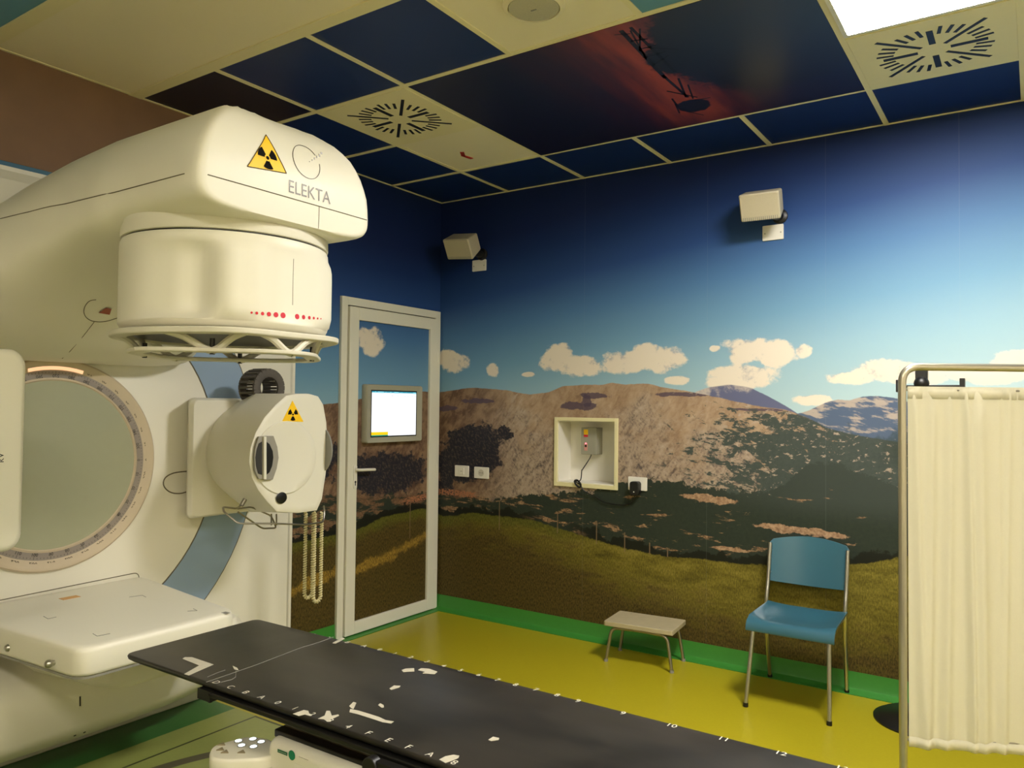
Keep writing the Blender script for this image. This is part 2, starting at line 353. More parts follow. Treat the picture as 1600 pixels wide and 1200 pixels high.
# floor
t = NT('vinyl_floor', .33)
n1 = t.noise(t.vec(t.x, t.y), 60, 5, .7); n2 = t.noise(t.vec(t.x, t.y), 3, 4)
yel = t.mix((.34, .285, .008), (.43, .365, .014), n1*.7 + n2*.3)
grn = t.mix((.035, .13, .030), (.050, .17, .042), n1)
olv = t.mix((.22, .25, .065), (.28, .31, .09), n1)
green_zone = t.step(.425 - t.x, -.001, .001) * t.step(-2.025 - t.y, -.001, .001)
pit = t.step(-2.025 - t.y, -.001, .001)
c = t.mix(yel, olv, pit); c = t.mix(c, grn, green_zone)
c = t.mix(c, (.03, .035, .012), pit * t.step(.006 - t.math('ABSOLUTE', t.x - .585), -.001, .001))
c = t.mix(c, (.03, .035, .012), t.step(t.x, .584, .585) * t.step(.006 - t.math('ABSOLUTE', t.y + 2.032), -.001, .001))
rr = t.math('SQRT', (t.x - 1.62)*(t.x - 1.62) + (t.y + 2.76)*(t.y + 2.76))
c = t.mix(c, (.075, .065, .04), pit * t.step(.028 - t.math('ABSOLUTE', rr - .93), -.002, .002))
FLOOR = t.out(c)
bp = t.nt.nodes.new('ShaderNodeBump'); bp.inputs['Strength'].default_value = .04; bp.inputs['Distance'].default_value = .002; t.L(n1.o, bp.inputs['Height']); t.L(bp.outputs[0], t.b.inputs['Normal'])
struct(obj('floor', MB().box((-T, YF-T, -.1), (XR+T, T, 0)), FLOOR, smooth=0))
GREENB = mat('green_vinyl_cove', (58, 130, 48), .45, var=.08, scale=50)
def cove(name, a, b, nrm, wid, hgt):
    a, b, nrm = Vector(a), Vector(b), Vector(nrm); pr = [(0, hgt), (.004, hgt), (.006, .03), (.012, .014), (.03, .005), (wid, .003), (wid, 0), (0, 0)]
    struct(obj(name, MB().loft([[p + nrm*q + Vector((0, 0, h)) for q, h in pr] for p in (a, b)]), GREENB))
cove('baseboard_back', (0, 0, 0), (XR, 0, 0), (0, -1, 0), .078, .098)
cove('baseboard_left', (0, -.99, 0), (0, -1.375, 0), (1, 0, 0), .078, .098)
struct(obj('trim_2', MB().box((0, -1.375, 0), (.085, -.08, .004)), GREENB, smooth=0))

# ------------------------------------------------------------------ ceiling
NAVY = mat('navy_tile', (20, 44, 100), .38, var=.25, scale=1.2, spec=.4)
NAVYD = mat('dark_navy_tile', (13, 17, 40), .38, var=.2, scale=1.2, spec=.4)
TEAL = mat('light_blue_tile', (96, 150, 176), .5, var=.08, scale=2)
CTILE = mat('cream_ceiling_tile', (240, 230, 196), .55, var=.03, scale=2)
GRID = mat('cream_grid_bar', (236, 226, 180), .5, var=.02)
xs = [0, .6, 1.2, 1.8, 2.4, 3.0, 3.6, 4.2, 4.8, 5.4, XR]; ys = [0, -.54, -1.14, -1.74, -2.34, -2.99, -3.6, -4.2, -4.8, -5.4, YF]
mb = MB()
for i in range(len(xs)-1):
    for j in range(len(ys)-1):
        cx, cy = i, j
        m = 0
        if j == 4: m = 3
        elif j > 4: m = 2 if (i < 2 or (i + j) % 3 == 0) else 3
        elif j == 3: m = 1 if i == 0 else 0 if i < 3 else 3 if i == 3 else 2 if i < 7 else 3
        elif j == 2 and i == 0: m = 0
        if j in (1, 2) and (i == 1 or i == 5): m = 3
        mb.box((xs[i], ys[j+1], CH), (xs[i+1], ys[j], CH + .1), m)
struct(obj('ceiling', mb, [NAVY, NAVYD, TEAL, CTILE], smooth=0))
mb = MB(); g = .0125
for j, y in enumerate(ys[:-1]):
    if j == 0: mb.box((0, -.014, CH-.004), (XR, 0, CH)); continue
    if j in (4, 5): mb.box((0, y - .05, CH-.006), (XR, y + g, CH)); continue
    segs = [(0, XR)] if j not in (2,) else [(0, 1.2), (3.0, XR)]
    for a, b in segs: mb.box((a, y-g, CH-.004), (b, y+g, CH))
for x in xs[:-1]:
    if x == 0: mb.box((0, YF, CH-.004), (.014, 0, CH)); continue
    if x in (1.8, 2.4): mb.box((x-g, -.54, CH-.0045), (x+g, 0, CH)); mb.box((x-g, -2.34, CH-.0045), (x+g, -1.74, CH))
    else: mb.box((x-g, -2.34, CH-.0045), (x+g, 0, CH))
    if x > 3: mb.box((x-g, YF, CH-.0045), (x+g, -3.0, CH))
struct(obj('trim_3', mb, GRID, smooth=0))
# printed picture panel on the ceiling
t = NT('sunset_print', .3)
px_, py_ = t.x, t.y
n = t.noise(t.vec(px_*.8, py_*1.6), 2.5, 5, .5); n3 = t.noise(t.vec(px_, py_), 30, 4)
def cxy(px, py): p = P(px, py, 2, CH); return p.x, p.y
(ax_, ay_), (bx_, by_) = cxy(930, 30), cxy(1115, 190); ln = math.hypot(bx_-ax_, by_-ay_); ux, uy = (bx_-ax_)/ln, (by_-ay_)/ln
dl = (px_ - ax_)*(-uy) + (py_ - ay_)*ux; al = (px_ - ax_)*ux + (py_ - ay_)*uy      # across and along the glowing band
sn = t.noise(t.vec(al*.7, dl*5.0, 3), 2.2, 5, .55)
base = t.mix((.010, .008, .030), (.045, .012, .026), t.step(.62 - t.math('ABSOLUTE', dl) + (sn-.5)*.5, 0, .55))
c = t.mix(base, (.15, .022, .020), t.step(.30 - t.math('ABSOLUTE', dl) + (sn-.5)*.45, -.02, .30))
c = t.mix(c, (.42, .070, .030), t.step(.13 - t.math('ABSOLUTE', dl) + (sn-.5)*.35, -.04, .16) * t.step(al, -.2, .3))
c = t.mix(c, (.014, .010, .030), t.step(py_, -.80, -.50) * .6)
for q, ra, rb in ((cxy(1078, 84), .20, .20), (cxy(1084, 163), .085, .085), (cxy(1180, 60), .42, .55), (cxy(1130, 40), .3, .3)):
    a = (px_-q[0])*(1/ra); b = (py_-q[1])*(1/rb)
    c = t.mix(c, (.012, .008, .014), t.step(1.0 - (a*a+b*b) + (n3-.5)*.7, -.05, .25))
PRINT = t.out(c)
pic = thing('ceiling_picture', 'dark red and purple sunset print with black silhouettes covering six ceiling tiles', 'picture', (2.1, -1.14, CH-.006))
obj('picture_panel', MB().box((1.2+g, -1.74+g, CH-.006), (3.0-g, -.54-g, CH-.0005)), PRINT, pic, smooth=0)
INK = mat('black_print', (20, 12, 16), .35)
mb = MB(); zz = CH - .0068
def cl_(px, py): p = P(px, py, 2, CH); return Vector((p.x, p.y, 0))
def stroke(mb, a, b, w):
    a, b = cl_(*a), cl_(*b); d = (b - a).normalized(); n = Vector((-d.y, d.x, 0)) * w/2
    mb.face([(q.x, q.y, zz) for q in (a+n, b+n, b-n, a-n)])
for a, b, w_ in (((970, 45), (1040, 120), .02), ((985, 40), (1055, 110), .014), ((985, 62), (1012, 58), .01), ((997, 75), (1025, 68), .01), ((1005, 88), (1040, 78), .01), ((1020, 100), (1045, 84), .01),
                 ((1035, 115), (1075, 150), .014), ((1042, 140), (1090, 150), .01), ((1050, 152), (1060, 165), .01), ((1060, 120), (1072, 150), .01), ((1075, 130), (1083, 152), .008), ((1010, 72), (1060, 75), .008), ((985, 45), (1010, 90), .008), ((1000, 42), (1000, 78), .008),
                 ((1085, 155), (1110, 150), .008), ((1065, 170), (1100, 178), .008), ((1055, 160), (1062, 175), .008), ((960, 52), (985, 50), .006)):
    stroke(mb, a, b, w_)
obj('printed_mast', mb, INK, pic, smooth=0, label='black lattice mast silhouette')
# vents
def vent(x0, y0, label):
    r = thing('ceiling_vent', label, 'air vent', (x0+.3, y0-.3, CH-.008), 'swirl air vents in the ceiling')
    obj('vent_plate', MB().box((x0+g, y0-.6+g, CH-.008), (x0+.6-g, y0-g, CH-.0005)), GRID, r, bevel=.002)
    mb = MB(); c = Vector((x0+.3, y0-.3, CH-.0085)); k = 0
    for i in range(32):
        a = 2*PI*i/32 + PI/4
        dirv = Vector((math.cos(a), math.sin(a), 0)); nn = Vector((-math.sin(a), math.cos(a), 0))
        if i % 8 == 0: ra, rb, w_ = .06, .27, .008
        elif i % 4 == 0: ra, rb, w_ = .06, .19, .012
        else: ra, rb, w_ = .15, .215, .007
        ra, rb = ra, rb
        m_ = c + dirv*(ra+rb)/2
        mb.obox(m_, dirv*(rb-ra)/2, nn*w_, (0, 0, .0006))
    obj('vent_slots', mb, BLACK, r, smooth=0)
vent(.6, -1.14, 'square swirl air vent beside the red arrow tile, nearer the corner of the room')
vent(3.0, -.54, 'square swirl air vent next to the lit ceiling lamp')
# red mark tile
mb = MB()
for a, b in (((722, 238), (724, 243)), ((724, 243), (736, 247))):
    a, b = cl_(*a), cl_(*b); d = (b-a).normalized(); nn = Vector((-d.y, d.x, 0))*.012
    mb.prism([(q.x, q.y, CH-.003) for q in (a+nn-d*.008, b+nn+d*.008, b-nn+d*.008, a-nn-d*.008)], (0, 0, .0028))
tag(obj('arrow_sticker', mb, mat('red_sticker', (190, 40, 20), .5), smooth=0), 'small red bent arrow sticker on the cream ceiling tile', 'sticker')
# loudspeaker in the ceiling
pc = P(834, 8, 2, CH); r = thing('ceiling_speaker', 'round flush loudspeaker in the cream ceiling tile', 'speaker', (pc.x, pc.y, CH-.02))
obj('speaker_ring', MB().lathe((pc.x, pc.y, CH), (0, 0, -1), [(.118, 0), (.118, .006), (.108, .014), (.098, .016), (.096, 0)], 48), CTILE, r)
obj('speaker_grille', MB().lathe((pc.x, pc.y, CH), (0, 0, -1), [(.096, .001), (.094, .014), (.05, .018), (.001, .019)], 48), mat('speaker_mesh', (190, 184, 160), .6, var=.2, scale=300), r)
mb = MB().box((pc.x-.012, pc.y-.003, CH-.0205), (pc.x+.012, pc.y+.003, CH-.018)); obj('speaker_badge', mb, GREY, r, smooth=0)
# lamps
LAMP = mat('lamp_diffuser', (255, 255, 255), .5, emit=(255, 250, 244), es=52)
LAMP_FILL = mat('fill_lamp_diffuser', (255, 255, 255), .5, emit=(255, 246, 228), es=32)  # only for the unseen lamps added to brighten the room
def lamp(x0, y0, m, label, w_=.6, h_=.6):
    r = thing('ceiling_light', label, 'ceiling light', (x0+w_/2, y0-h_/2, CH-.01))
    mb = MB(); e = .03
    for lo, hi in (((x0+g, y0-h_+g), (x0+w_-g, y0-h_+e)), ((x0+g, y0-e), (x0+w_-g, y0-g)), ((x0+g, y0-h_+e), (x0+e, y0-e)), ((x0+w_-e, y0-h_+e), (x0+w_-g, y0-e))):
        mb.box((*lo, CH-.012), (*hi, CH-.0005))
    obj('lamp_frame', mb, WHITEP, r, smooth=0)
    obj('diffuser', MB().box((x0+e, y0-h_+e, CH-.010), (x0+w_-e, y0-e, CH-.002)), m, r, smooth=0)
lamp(3.0, -1.14, LAMP, 'glaring square ceiling lamp beside the swirl vent')
lamp(4.2, -2.99, LAMP_FILL, 'unseen square ceiling lamp added for brightness above the right of the couch')  # out of view, guessed position, added to lift the room's brightness
lamp(3.0, -4.8, LAMP_FILL, 'unseen square ceiling lamp added for brightness behind the camera')  # another guessed lamp, unseen, added as fill from behind the camera

# ------------------------------------------------------------------ door
d = bpy.data.objects.new('door_1', None); COL.objects.link(d); d.location = (0, -.5, 0); struct(d)
FY0, FY1, FZ = -.993, -.018, 2.157
def ring_frame(y0, y1, z0, z1, w, x0, x1, bottom=None):
    mb = MB(); pts_o = [(y0, z0), (y1, z0), (y1, z1), (y0, z1)]; bw = w if bottom is None else bottom
    mb.box((x0, y0, z0), (x1, y0+w, z1)); mb.box((x0, y1-w, z0), (x1, y1, z1)); mb.box((x0, y0+w, z1-w), (x1, y1-w, z1))
    if bw: mb.box((x0, y0+w, z0), (x1, y1-w, z0+bw))
    return mb
obj('door_frame', ring_frame(FY0, FY1, 0, FZ, .052, 0, .022, 0), ALU, d, bevel=.003)
obj('door_frame_lip', ring_frame(FY0+.052, FY1-.052, 0.006, FZ-.052, .010, 0, .006, 0), SEAM, d, smooth=0)
obj('door_leaf', ring_frame(FY0+.058, FY1-.046, .010, FZ-.060, .082, .002, .036, .078), ALU, d, bevel=.004)
obj('mural_panel', MB().box((.002, FY0+.138, .086), (.018, FY1-.126, FZ-.140)), MURAL, d, smooth=0, label='printed panel continuing the landscape picture')
hd = obj('door_handle', MB().tube(fillet([(.036, -.872, 1.056), (.075, -.872, 1.056), (.078, -.735, 1.050)], .02), .0095, 12), WHITEP, d)
obj('escutcheon', MB().prism([(.036, a, b) for a, b in rrect(-.888, .935, -.858, 1.085, .012)], (.006, 0, 0)), WHITEP, d, bevel=.001)
obj('keyhole', MB().lathe((.0425, -.873, .978), (1, 0, 0), [(.007, 0), (.007, .001)], 16).box((.0425, -.876, .955), (.0435, -.870, .978)), BLACK, d, smooth=0)
for z in (.20, .98, 1.78):
    obj('hinge', MB().cyl((.030, -.056, z), (.030, -.056, z+.085), .009, 12), ALU, d)
# monitor on the door
M0, M1, N0, N1 = -.806, -.262, 1.222, 1.604
mon = thing('monitor', 'small grey framed monitor with a white page hanging on the door', 'monitor', (.04, (M0+M1)/2, N0))
mb = MB(); xb = .068
rb = [(a, b) for a, b in rrect(M0, N0, M1, N1, .015)]; inn = [(a, b) for a, b in rrect(-.764, 1.258, -.314, 1.568, .004)]
mb.loft([[(.020, a, b) for a, b in rb], [(.062, a, b) for a, b in rb], [(xb, a*.985-.008, b*.99+.014) for a, b in rb], [(xb-.008, a, b) for a, b in inn]], (True, False))
obj('monitor_case', mb, mat('monitor_grey', (168, 165, 146), .5), mon)
mb = MB().face([(xb-.0085, *p) for p in ((-.764, 1.258), (-.314, 1.258), (-.314, 1.568), (-.764, 1.568))]); 
t = NT('screen_picture', .3); yy, zz2 = t.y, t.z
c = (.93, .97, 1.0)
c = t.mix(c, (.02, .30, .42), t.step(zz2, 1.5505, 1.5515)); c = t.mix(c, (.25, .62, .72), t.step(.005 - t.math('ABSOLUTE', zz2 - 1.553), -.0005, .0005)* t.step(t.noise(t.vec(yy, 0), 14, 2), .5, .52))
lb = t.step(-.600 - yy, -.0005, .0005)
c = t.mix(c, (.85, .55, .0), lb*t.step(1.292 - zz2, -.0005, .0005)); c = t.mix(c, (.0, .30, .22), lb*t.step(1.272 - zz2, -.0005, .0005))
c = t.mix(c, (.60, .66, .72), t.step(.003 - t.math('ABSOLUTE', zz2 - 1.531), -.0005, .0005)*t.step(t.noise(t.vec(yy, 0), 40, 2), .5, .55)*t.step(yy, -.60, -.58))
t.put(t.b.inputs['Base Color'], (.02, .02, .02)); t.put(t.b.inputs['Emission Color'], c); t.b.inputs['Emission Strength'].default_value = .62
mb = MB(); mb.box((.05, -.756, 1.266), (xb-.0075, -.322, 1.560)); obj('screen', mb, t.m, mon, smooth=0)
obj('screen_bezel', MB().box((.05, -.7645, 1.2575), (xb-.0080, -.3135, 1.5685)), BLACK, mon, smooth=0)

# ------------------------------------------------------------------ wall fittings on the mural wall
def plate(name, x0, z0, x1, z1, label, cat, grp=None, style='blank', deep=.010):
    r = thing(name, label, cat, ((x0+x1)/2, -.001, z0), grp)
    obj('cover_plate', MB().prism([(a, .001, b) for a, b in rrect(x0, z0, x1, z1, .005)], (0, -deep-.001, 0)), WHITEP, r, bevel=.002)
    cx, cz = (x0+x1)/2, (z0+z1)/2
    if style == 'switch': obj('button', MB().box((cx-.024, -deep-.004, cz-.024), (cx+.024, -deep, cz+.024)), WHITEP, r, bevel=.002); obj('button_mark', MB().box((cx-.006, -deep-.0046, cz-.002), (cx+.006, -deep-.004, cz+.002)), GREY, r, smooth=0)
    if style == 'socket':
        obj('socket_well', MB().lathe((cx, -deep, cz), (0, -1, 0), [(.024, 0), (.024, .002), (.020, .0022), (.019, .0004)], 24), mat('socket_grey', (196, 190, 175), .5), r)
        for s in (-1, 1): obj('pin_hole', MB().lathe((cx+s*.009, -deep-.0005, cz), (0, -1, 0), [(.003, 0), (.003, .0008)], 12), BLACK, r, smooth=0)
    if style == 'screws':
        for s in (-1, 1): obj('screw', MB().lathe((cx+s*(x1-x0)*.38, -deep, cz-.003), (0, -1, 0), [(.004, 0), (.004, .001), (.001, .0015)], 12), STEEL, r)
    return r
plate('light_switch', .164, .963, .287, 1.042, 'white light switch plate, left of the white socket on the mural wall', 'switch', style='switch')
plate('wall_socket', .338, .960, .462, 1.040, 'white wall socket just right of the light switch', 'socket', style='socket')
plate('wall_socket', 1.533, .960, 1.658, 1.042, 'white wall socket right of the niche with a black adapter plugged in', 'socket', style='blank')
plate('blanking_plate', .299, 2.430, .418, 2.510, 'small cream blanking plate beneath the wall speaker near the room corner', 'wall plate', 'blanking plates under the wall speakers', 'screws')
plate('blanking_plate', 2.358, 2.422, 2.474, 2.508, 'small cream blanking plate beneath the wall speaker high above the chair', 'wall plate', 'blanking plates under the wall speakers', 'screws')
def wall_speaker(cx, cz, label, yaw, pitch, roll, off):
    r = thing('wall_speaker', label, 'speaker', (cx+.03, -.03, cz-.09), 'tilted speakers on the mural wall')
    rot = Matrix.Rotation(yaw, 3, 'Z') @ Matrix.Rotation(pitch, 3, 'X') @ Matrix.Rotation(roll, 3, 'Y')
    c = Vector((cx, -off, cz)); q = lambda x, y, z: c + rot @ Vector((x, y, z))
    f = rrect(-.105, -.075, .105, .075, .010, 3); b = rrect(-.100, -.062, .100, .062, .010, 3)
    obj('speaker_box', MB().loft([[q(x, -.06, z) for x, z in f], [q(x, .07, z) for x, z in b]]), mat('speaker_beige', (196, 186, 158), .55), r, bevel=.003)
    obj('front_grille', MB().loft([[q(x*.985, -.060, z*.98) for x, z in f], [q(x*.94, -.066, z*.92) for x, z in f]]), mat('speaker_front', (188, 178, 150), .65, var=.15, scale=400), r)
    mb = MB()
    for k in range(18): x = -.09 + .18*k/17; mb.obox(q(x, -.0665, -.062), rot @ Vector((.0018, 0, 0)), rot @ Vector((0, .001, 0)), rot @ Vector((0, 0, .010)))
    obj('grille_ribs', mb, GREY, r, smooth=0)
    mb = MB(); p0 = q(.03, .05, -.035); p1 = Vector((cx + .055, -.008, cz - .040))
    mb.tube([p0, (p0 + p1)/2 + Vector((0, 0, -.015)), p1], [.034, .028, .026], 14); mb.lathe((cx+.055, -.0005, cz-.040), (0, -1, 0), [(.042, 0), (.042, .012), (.03, .02)], 24); mb.ball(p0, .036, 8)
    obj('bracket', mb, BLACK, r)
s1 = P(722, 384, 1, -.17); s2 = P(1190, 319, 1, -.17)
wall_speaker(s1.x, s1.z, 'beige speaker on a black bracket near the room corner above the door side', .05, .60, .08, .17)
wall_speaker(s2.x, s2.z, 'beige speaker on a black bracket high above the blue chair', .08, .46, 0, .17)
# niche
nb_ = thing('wall_niche_box', 'cream framed square recess in the mural wall holding a laser', 'recess box', ((NX0+NX1)/2, .0, NZ0))
CRN = mat('cream_niche', (222, 214, 168), .5, var=.02)
mb = MB(); o_ = (.998, .951, 1.460, 1.402)
for lo, hi in (((o_[0], o_[1]), (NX0+.002, o_[3])), ((NX1-.002, o_[1]), (o_[2], o_[3])), ((NX0+.002, o_[1]), (NX1-.002, NZ0+.002)), ((NX0+.002, NZ1-.002), (NX1-.002, o_[3]))):
    mb.box((lo[0], -.014, lo[1]), (hi[0], .0, hi[1]))
obj('niche_frame', mb, CRN, nb_, bevel=.0015)
mb = MB(); e = .008
mb.box((NX0, .0, NZ0), (NX0+e, .168, NZ1)); mb.box((NX1-e, 0, NZ0), (NX1, .168, NZ1)); mb.box((NX0+e, 0, NZ0), (NX1-e, .168, NZ0+e)); mb.box((NX0+e, 0, NZ1-e), (NX1-e, .168, NZ1)); mb.box((NX0+e, .160, NZ0+e), (NX1-e, .168, NZ1-e))
obj('niche_liner', mb, WHITEP, nb_, smooth=0)
ls = thing('positioning_laser', 'small grey laser box with coloured stickers inside the wall recess', 'laser', (1.205, .12, 1.13))
LG = mat('laser_grey', (150, 148, 132), .5)
la, lbb = P(908, 668, 1, .07), P(934, 711, 1, .07)
obj('laser_case', MB().box((la.x, .07, lbb.z), (lbb.x - .012, .159, la.z)), LG, ls, bevel=.004)
mb = MB(); sx0 = la.x + .022; sx1 = sx0 + .030; zt = la.z
obj('yellow_sticker', MB().box((sx0, .068, zt-.045), (sx1, .0699, zt-.012)), YEL, ls, smooth=0); obj('red_sticker', MB().box((sx0, .068, zt-.060), (sx1, .0699, zt-.047)), RED, ls, smooth=0); obj('pink_sticker', MB().box((sx0+.004, .068, zt-.15), (sx1-.004, .0699, zt-.10)), mat('pink_sticker', (214, 150, 140), .5), ls, smooth=0)
obj('laser_aperture', MB().lathe(((sx0+sx1)/2, .0680, zt-.120), (0, -1, 0), [(.008, 0), (.008, .0016)], 16), BLACK, ls)
obj('laser_glow_dot', MB().lathe(((sx0+sx1)/2, .0678, zt-.103), (0, -1, 0), [(.0045, 0), (.0045, .002)], 16), mat('laser_led', (255, 200, 210), .5, emit=(255, 90, 120), es=1.5), ls)
lx = (la.x + lbb.x)/2
cord = spline([(lx, .10, lbb.z), (lx-.01, .09, lbb.z-.03), (lx-.045, .06, lbb.z-.10), P(909, 735, 1, .03), P(907, 750, 1, -.010), P(899, 752, 1, -.022), P(906, 757, 1, -.026), P(914, 768, 1, -.02), P(930, 776, 1, -.012), P(945, 785, 1, -.012), P(970, 789, 1, -.012), P(985, 786, 1, -.014), P(991, 778, 1, -.03), P(991, 770, 1, -.035)], 8)
obj('power_cord', MB().tube(cord, .0035, 8), BLACK, ls)
mb = MB(); a = P(903, 754, 1, -.024)
mb.tube(spline([a+Vector((-.025, .004, .012)), a+Vector((0, -.004, .014)), a+Vector((.022, -.002, -.012)), a+Vector((.012, 0, -.03)), a+Vector((-.012, -.003, -.014)), a+Vector((-.028, .004, .008))], 6), .006, 8)
obj('cord_bundle', mb, BLACK, ls)
ad = thing('power_adapter', 'black plug adapter in the socket right of the recess', 'plug', (P(990, 765, 1, 0).x, -.03, .90))
a, b = P(984, 752, 1, -.05), P(998, 775, 1, -.05)
obj('adapter_body', MB().prism([(x, -.0115, z) for x, z in rrect(a.x, b.z, b.x, a.z, .016)], (0, -.045, 0)), BLACK, ad, bevel=.006)
obj('adapter_mark', MB().box(((a.x+b.x)/2-.004, -.0572, b.z+.02), ((a.x+b.x)/2+.004, -.0566, b.z+.026)), WHITEP, ad, smooth=0)

# ------------------------------------------------------------------ linear accelerator
AY, AZ, FX = -2.76, 1.20, .14
lin = thing('linear_accelerator', 'large cream radiotherapy machine with curved arm filling the left of the room', 'medical machine', (.3, AY, 0))
# flat front cover
mb = MB(); mb.prism([(-.10, y, z) for y, z in rrect(GY0+.012, .0, GY1-.012, GZ1-.012, .01, 2)], (FX+.10-.04, 0, 0))
e = .065
mb.loft([[(FX-.04, y, z) for y, z in rrect(GY0+.03, .0, GY1-.03, GZ1-.03, .03, 4)], [(FX-.012, y, z) for y, z in rrect(GY0+e, .0, GY1-e, GZ1-e, .03, 4)], [(FX, y, z) for y, z in rrect(GY0+e+.012, .0, GY1-e-.012, GZ1-e-.012, .03, 4)]])
cover = obj('front_cover', mb, CREAM, lin)
# grey-blue arc bands
def arc_band(r0, r1, a0, a1, x0, x1, n=24):
    mb = MB(); i = [(AY + r0*math.cos(a), AZ + r0*math.sin(a)) for a in [a0+(a1-a0)*k/n for k in range(n+1)]]; o = [(AY + r1*math.cos(a), AZ + r1*math.sin(a)) for a in [a0+(a1-a0)*k/n for k in range(n+1)]]
    rg = []
    for (p, q) in zip(i, o): rg.append([(x0, *p), (x1, *p), (x1, *q), (x0, *q)])
    return mb.loft(rg)
R0, R1 = .80, 1.04
obj('arc_groove', arc_band(R0-.006, R1+.006, math.radians(-52), math.radians(52), FX-.004, FX+.0012), SEAM, lin, smooth=0)
obj('arc_band', arc_band(R0, R1, math.radians(-51.5), math.radians(51.5), FX-.002, FX+.003), BLUEP, lin, label='grey blue arc stripe')
# dial ring
mb = MB(); n_ = 96
prof = [(.455, FX-.002), (.455, FX+.010), (.448, FX+.016), (.435, FX+.016), (.400, FX-.0), (.372, FX+.003), (.366, FX+.006), (.360, FX-.0)]
mb.lathe((0, AY, AZ), (1, 0, 0), prof, n_, cap=(False, False))
DIALR = mat('dial_ring_cream', (200, 184, 158), .5, var=.03)
dial = obj('dial_ring', mb, DIALR, lin)
obj('dial_scale_band', MB().lathe((0, AY, AZ), (1, 0, 0), [(.405, FX+.0035), (.374, FX+.0045)], n_, cap=(False, False)), mat('scale_band_grey', (150, 140, 132), .5), dial)
obj('bore_glass', MB().lathe((0, AY, AZ), (1, 0, 0), [(.362, FX+.001), (.001, FX+.002)], n_, cap=(False, True)), mat('milky_glass', (164, 166, 142), .22, var=.02, spec=.6), dial)
mb = MB()
for k in range(36):
    a = 2*PI*k/36; s_, c_ = math.sin(a), math.cos(a)
    u_ = Vector((0, -s_, c_)); w_ = Vector((0, c_, s_))
    flat_text(mb, str((k*10) % 360), .023, (FX+.0085, AY + .419*c_, AZ + .419*s_), Vector((0, -s_, c_)), Vector((0, -c_, -s_)) if False else Vector((0, c_, s_)), 1)
    flat_text(mb, str((360-k*10) % 360), .019, (FX+.0065, AY + .380*c_, AZ + .380*s_), Vector((0, s_, -c_)) * -1, w_, 1)
for k in range(180):
    a = 2*PI*k/180; c_, s_ = math.cos(a), math.sin(a); l = .006 if k % 5 == 0 else .003
    mb.obox((FX+.0052, AY+.396*c_, AZ+.396*s_), (.0002, 0, 0), (0, -s_*.0005, c_*.0005), (0, c_*l, s_*l))
obj('dial_numbers', mb, BLACK, dial, smooth=0)
obj('dial_glow', MB().prism([(FX+.0045, AY + r_*math.cos(a), AZ + r_*math.sin(a)) for r_, aa in ((.408, range(-5, 6)), (.432, range(5, -6, -1))) for a in [PI/2 - k*.055 for k in aa]], (.006, 0, 0)), mat('dial_glow_patch', (255, 230, 200), .4, emit=(255, 196, 150), es=.42), dial)  # emissive patch standing in for the glow on the dial's top
# access panel outline and screws on the cover
mb = MB(); zl = .665
mb.tube(fillet([(FX+.001, AY-.9, zl-.02), (FX+.001, AY+.40, zl+.008), (FX+.001, AY+.40, zl-.06)], .03), .0018, 6)
mb.tube(spline([P(px, py, 0, FX+.001) for px, py in ((296, 736), (272, 739), (258, 747), (256, 759), (266, 769), (282, 771), (298, 766))], 5), .003, 6)
obj('panel_groove', mb, SEAM, lin)
obj('cover_screw', MB().lathe((FX, AY+.01, .645), (1, 0, 0), [(.006, 0), (.006, .002)], 12), BLACK, lin)

# ---- gantry arm
def sec(x):
    """half width, z bottom, z top of the arm at distance x"""
    K = [(.13, .64, 1.640, 2.20), (.22, .62, 1.640, 2.25), (.32, .58, 1.66, 2.29), (.45, .53, 1.72, 2.335), (.60, .475, 1.82, 2.385), (.80, .41, 1.93, 2.430), (1.0, .368, 2.00, 2.455), (1.25, .350, 2.035, 2.460), (1.45, .346, 2.04, 2.460), (1.8, .345, 2.04, 2.460)]
    for a, b in zip(K, K[1:]):
        if x <= b[0]:
            t = max(0, (x-a[0])/(b[0]-a[0])); return [a[i] + (b[i]-a[i])*t for i in (1, 2, 3)]
    return list(K[-1][1:])
def outline(x, n=64):
    h, z0, z1 = sec(x); out = []; zm = z0 + .085          # widest height
    for k in range(n):
        a = 2*PI*k/n; c_, s_ = math.cos(a), math.sin(a)
        if s_ >= 0:
            e1, e2 = 1.0, 1.0
            y = h*abs(c_)**e1*(1 if c_ > 0 else -1); z = zm + (z1-zm)*abs(s_)**e2 + .11*y*s_*min(1, x/1.2)
        else:
            y = h*abs(c_)**(2/6)*(1 if c_ > 0 else -1); z = zm - (zm-z0)*abs(s_)**(2/3.2)
        out.append((AY-.02+y, z))
    return out
def xf(z):                                                 # front face profile
    K = [(2.0, 1.665), (2.045, 1.680), (2.12, 1.680), (2.20, 1.678), (2.28, 1.664), (2.33, 1.646), (2.37, 1.612), (2.41, 1.555), (2.44, 1.47), (2.47, 1.36)]
    if z <= K[0][0]: return K[0][1]
    for a, b in zip(K, K[1:]):
        if z <= b[0]: return a[1] + (b[1]-a[1])*(z-a[0])/(b[0]-a[0])
    return K[-1][1]
rings = [[(x, y, z) for y, z in outline(x)] for x in (.13, .17, .22, .27, .32, .38, .45, .52, .60, .70, .80, .90, 1.0, 1.12, 1.22)]
ol = outline(1.6); cz = 2.22
for k, sck in ((.0, 1), (.5, 1), (.85, 1), (.93, .996), (.97, .986), (.99, .970)):
    rings.append([(1.24 + (xf(z)-1.24)*k, AY + (y-AY)*sck, cz + (z-cz)*sck) for y, z in ol])
